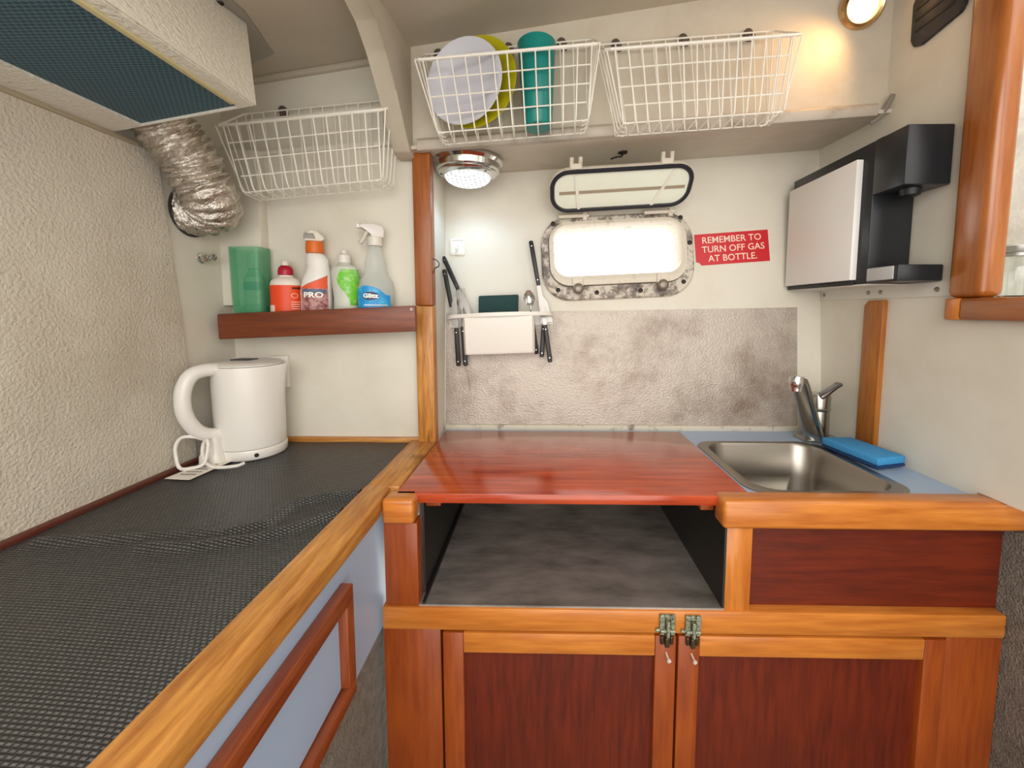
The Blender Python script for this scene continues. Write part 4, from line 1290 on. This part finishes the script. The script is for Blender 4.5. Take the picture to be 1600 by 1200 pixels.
VG = verdigris()
for lxp, zo in ((0.2225, 0.0), (0.2675, -0.0015)):
    bm = B()
    y = FY - 0.0042
    for a, b_b in (((-0.0135, 0.040), (-0.0045, 0.003)), ((0.0050, 0.040), (0.0135, 0.003)), ((-0.0045, 0.040), (0.005, 0.032))):
        box(bm, (lxp + a[0], y - 0.006, 0.656 + zo + b_b[1]), (lxp + b_b[0], y, 0.656 + zo + a[1]), 0.0012, 1)
    la = obj('latch', bm, VG, gc, label='tarnished metal toggle latch')
    bm = B()
    box(bm, (lxp - 0.003, y - 0.012, 0.658 + zo), (lxp + 0.003, y - 0.002, 0.687 + zo), 0.001, 1)
    tube(bm, [(lxp - 0.012, y - 0.007, 0.668 + zo), (lxp + 0.012, y - 0.007, 0.668 + zo)], 0.0028, 8)
    tube(bm, [(lxp - 0.020, y - 0.003, 0.667 + zo), (lxp - 0.012, y - 0.003, 0.667 + zo)], 0.003, 8)
    obj('toggle', bm, VG, la)
    bm = B()
    for a in (-0.0115, 0.005):
        box(bm, (lxp + a, y - 0.006, 0.640 + zo), (lxp + a + 0.0065, y, 0.656 + zo), 0.002, 1)
    box(bm, (lxp - 0.004, y - 0.009, 0.637 + zo), (lxp + 0.004, y - 0.001, 0.655 + zo), 0.0015, 1)
    obj('keeper', bm, plain('dark_bronze', '#584a34', 0.4, 0.7), la)
    bm = B()
    tube(bm, [(lxp, y + 0.004, 0.622 + zo), (lxp + 0.002, y - 0.012, 0.6175 + zo)], 0.0016, 8)
    tube(bm, [(lxp + 0.002, y - 0.012, 0.6175 + zo), (lxp + 0.0022, y - 0.0145, 0.617 + zo)], 0.0036, 10)
    obj('screw', bm, plain('bright_screw', '#e6dfd4', 0.3, 0.3), gc)
obj('gap_light_block', box(B(), (-0.280, FY + 0.034, 0.02), (0.811, FY + 0.040, 0.695)), plain('dark_gap_block', '#2a120a', 0.7), gc)  # dark panel added to stop light leaking through the door gaps
# steel lining of the oven opening
OV = oven_steel()
bm = B()
box(bm, (-0.219, 0.700, 0.6985), (0.3235, 1.10, 0.7035))
obj('oven_floor', bm, OV, gc)
bm = B()
prism(bm, [(-0.213, 0.700, 0.7035), (-0.208, 0.700, 0.7035), (-0.208, 0.700, 0.7085), (-0.213, 0.700, 0.7085)], (0, 0.39, 0))
bmx = B(); box(bmx, (-0.2190, 0.7305, 0.704), (-0.2150, 1.10, 0.878)); obj('oven_side', bmx, plain('dark_steel', '#4a4743', 0.4, 0.8), gc)
obj('floor_seam', bm, plain('dark_steel', '#4a4743'), gc)
bmx = B(); box(bmx, (0.3200, 0.7, 0.704), (0.3238, 1.10, 0.8745)); obj('oven_side', bmx, plain('dark_steel', '#4a4743'), gc)
bmx = B(); box(bmx, (-0.219, 1.096, 0.704), (0.3235, 1.10, 0.878)); obj('oven_back', bmx, plain('dark_steel', '#4a4743'), gc)

# blue worktop round the sink
bm = B()
wx0, wx1, wy0, wy1 = -0.262, 0.7795, 0.7345, 1.139
hx = [(0.536 + x, 0.886 + y) for x, y in rr(0.138, 0.148, 0.05, 6)]
o_ = []
for (px, py) in hx:
    dx, dy = px - 0.536, py - 0.886
    k = min(((0.7795 if dx > 0 else 0.38) - 0.536) / dx if abs(dx) > 1e-6 else 9e9, ((wy1 if dy > 0 else wy0) - 0.886) / dy if abs(dy) > 1e-6 else 9e9)
    o_.append((0.536 + dx * k, 0.886 + dy * k))
for c in ((0.7795, wy1), (0.38, wy1), (0.38, wy0), (0.7795, wy0)):
    i = min(range(len(o_)), key=lambda j: (o_[j][0] - c[0]) ** 2 + (o_[j][1] - c[1]) ** 2); o_[i] = c
loft(bm, [[(x, y, 0.895) for x, y in o_], [(x, y, 0.895) for x, y in hx], [(x, y, 0.875) for x, y in hx], [(x, y, 0.875) for x, y in o_]], loop=True)
box(bm, (wx0, 1.112, 0.875), (0.3795, wy1, 0.895))
obj('sink_worktop', bm, BLUEP, at=(0.5, 0.9, 0.88), label='pale blue laminate worktop around the sink', cat='worktop')

# sink
sk = thing('sink', (0.536, 0.89, 0.76), 'stainless steel sink bowl set into the blue worktop', 'sink')
SS = plain('sink_steel', '#a39d94', 0.32, 1.0, bmp=(30, 0.05, 0.002))
def sring(w, h, r, z, cx=0.537, cy=0.890): return [(cx + x, cy + y, z) for x, y in rr(w, h, r, 8)]
bm = B()
loft(bm, [sring(0.153, 0.152, 0.045, 0.8955), sring(0.153, 0.152, 0.045, 0.8975), sring(0.149, 0.149, 0.042, 0.8985), sring(0.134, 0.138, 0.052, 0.8975)], False, False)
obj('sink_rim', bm, SS, sk)
bm = B()
loft(bm, [sring(0.134, 0.138, 0.052, 0.8975), sring(0.130, 0.134, 0.050, 0.892), sring(0.122, 0.126, 0.048, 0.82), sring(0.116, 0.120, 0.050, 0.785), sring(0.100, 0.104, 0.055, 0.770), sring(0.03, 0.03, 0.029, 0.764)], False, True)
bw = obj('sink_bowl', bm, SS, sk)
bm = B(); lathe(bm, [(0.030, 0.0), (0.027, 0.003), (0.018, 0.001), (0.0, 0.0005)], 28, c=(0.537, 0.89, 0.7645), cap0=False, cap1=False)
obj('drain', bm, CHROME, bw)

# faucet
fa = thing('mixer_tap', (0.705, 1.075, 0.896), 'chrome mixer tap with a slanting spout at the back of the sink', 'tap')
CH2 = plain('water_stained_chrome', '#b2b0aa', 0.22, 1.0)
fc = V((0.722, 1.082, 0.8955))
bm = B(); loft(bm, [[fc + V((-0.008 + x, -0.010 + y, z)) for x, y in rr(w, h, 0.018, 6)] for w, h, z in ((0.046, 0.034, 0), (0.046, 0.034, 0.005), (0.041, 0.029, 0.010))])
obj('tap_base', bm, CH2, fa)
bm = B(); lathe(bm, [(0.027, 0.010), (0.026, 0.070), (0.0255, 0.074), (0.028, 0.076), (0.0285, 0.079), (0.0265, 0.081), (0.027, 0.110), (0.024, 0.118), (0.0, 0.122)], 32, c=fc, cap0=True, cap1=False)
obj('tap_body', bm, CH2, fa)
bm = B()
sp0, sp1 = V((0.695, 1.05, 0.905)), V((0.598, 0.965, 1.066))
ax = (sp1 - sp0).normalized(); sd_ = V((0.70, -0.70, 0)); sd_ = (sd_ - ax * sd_.dot(ax)).normalized(); td = ax.cross(sd_)
pts_ = [(0.0, 0.021, 0.012), (0.5, 0.019, 0.011), (0.9, 0.0175, 0.010), (1.0, 0.016, 0.009)]
loft(bm, [[sp0.lerp(sp1, t) + sd_ * x + td * y for x, y in rr(w, h, 0.007, 4)] for t, w, h in pts_])
sp_ = obj('tap_spout', bm, CH2, fa)
bm = B(); lathe(bm, [(0.0, -0.010), (0.0125, -0.010), (0.0135, -0.006), (0.0140, 0.002), (0.0155, 0.004), (0.0165, 0.016), (0.014, 0.024), (0.0, 0.027)], 24, mtx=toward((0.584, 0.954, 1.054), (0.05, 0.05, 1)), cap0=False, cap1=False)
obj('outlet', bm, CHROME, sp_)
bm = B()
l0, l1 = fc + V((-0.012, -0.020, 0.112)), fc + V((0.040, -0.018, 0.148))
ax = (l1 - l0).normalized(); sd_ = V((0, 1, 0)); td = ax.cross(sd_)
loft(bm, [[l0.lerp(l1, t) + sd_ * x + td * y for x, y in rr(w, h, min(w, h) * 0.7, 4)] for t, w, h in ((0, 0.012, 0.005), (0.15, 0.014, 0.006), (0.7, 0.011, 0.004), (0.95, 0.012, 0.004), (1.0, 0.008, 0.002))])
obj('tap_lever', bm, plain('dark_chrome', '#8a888c', 0.15, 1.0), fa)

# sponge
sn = thing('sponge', (0.725, 0.92, 0.9), 'bright blue sponge with a darker scouring underside on the worktop edge', 'sponge')
spo = [(0.680, 1.000), (0.752, 1.002), (0.772, 0.872), (0.698, 0.852)]
bm = B(); prism(bm, [(x, y, 0.8995) for x, y in spo], (0, 0, 0.006), 0.002); obj('scouring_layer', bm, plain('dark_blue_scourer', '#173a6c', 0.85, bmp=(300, 0.6, 0.003)), sn, label='dark blue scouring layer')
bm = B(); prism(bm, [(x, y, 0.9057) for x, y in spo], (0, 0, 0.017), 0.004, 3); obj('foam_layer', bm, plain('sky_blue_foam', '#3f95cf', 0.8, bmp=(180, 0.5, 0.004)), sn, label='sky blue foam layer')

# red board over the oven opening
rb_ = thing('cover_board', (0.056, 0.92, 0.88), 'glossy reddish wooden board lying over the oven opening beside the sink', 'board')
bm = box(B(), (-0.2615, 0.719, 0.8825), (0.3755, 1.111, 0.9005), 0.0015, 2); obj('board_panel', bm, board('x'), rb_)
bm = box(B(), (-0.213, 0.738, 0.868), (-0.186, 1.09, 0.882), 0.001); obj('cleat', bm, redwood('y'), rb_)
bm = box(B(), (0.291, 0.738, 0.865), (0.315, 1.09, 0.882), 0.001); obj('cleat', bm, redwood('y'), rb_)
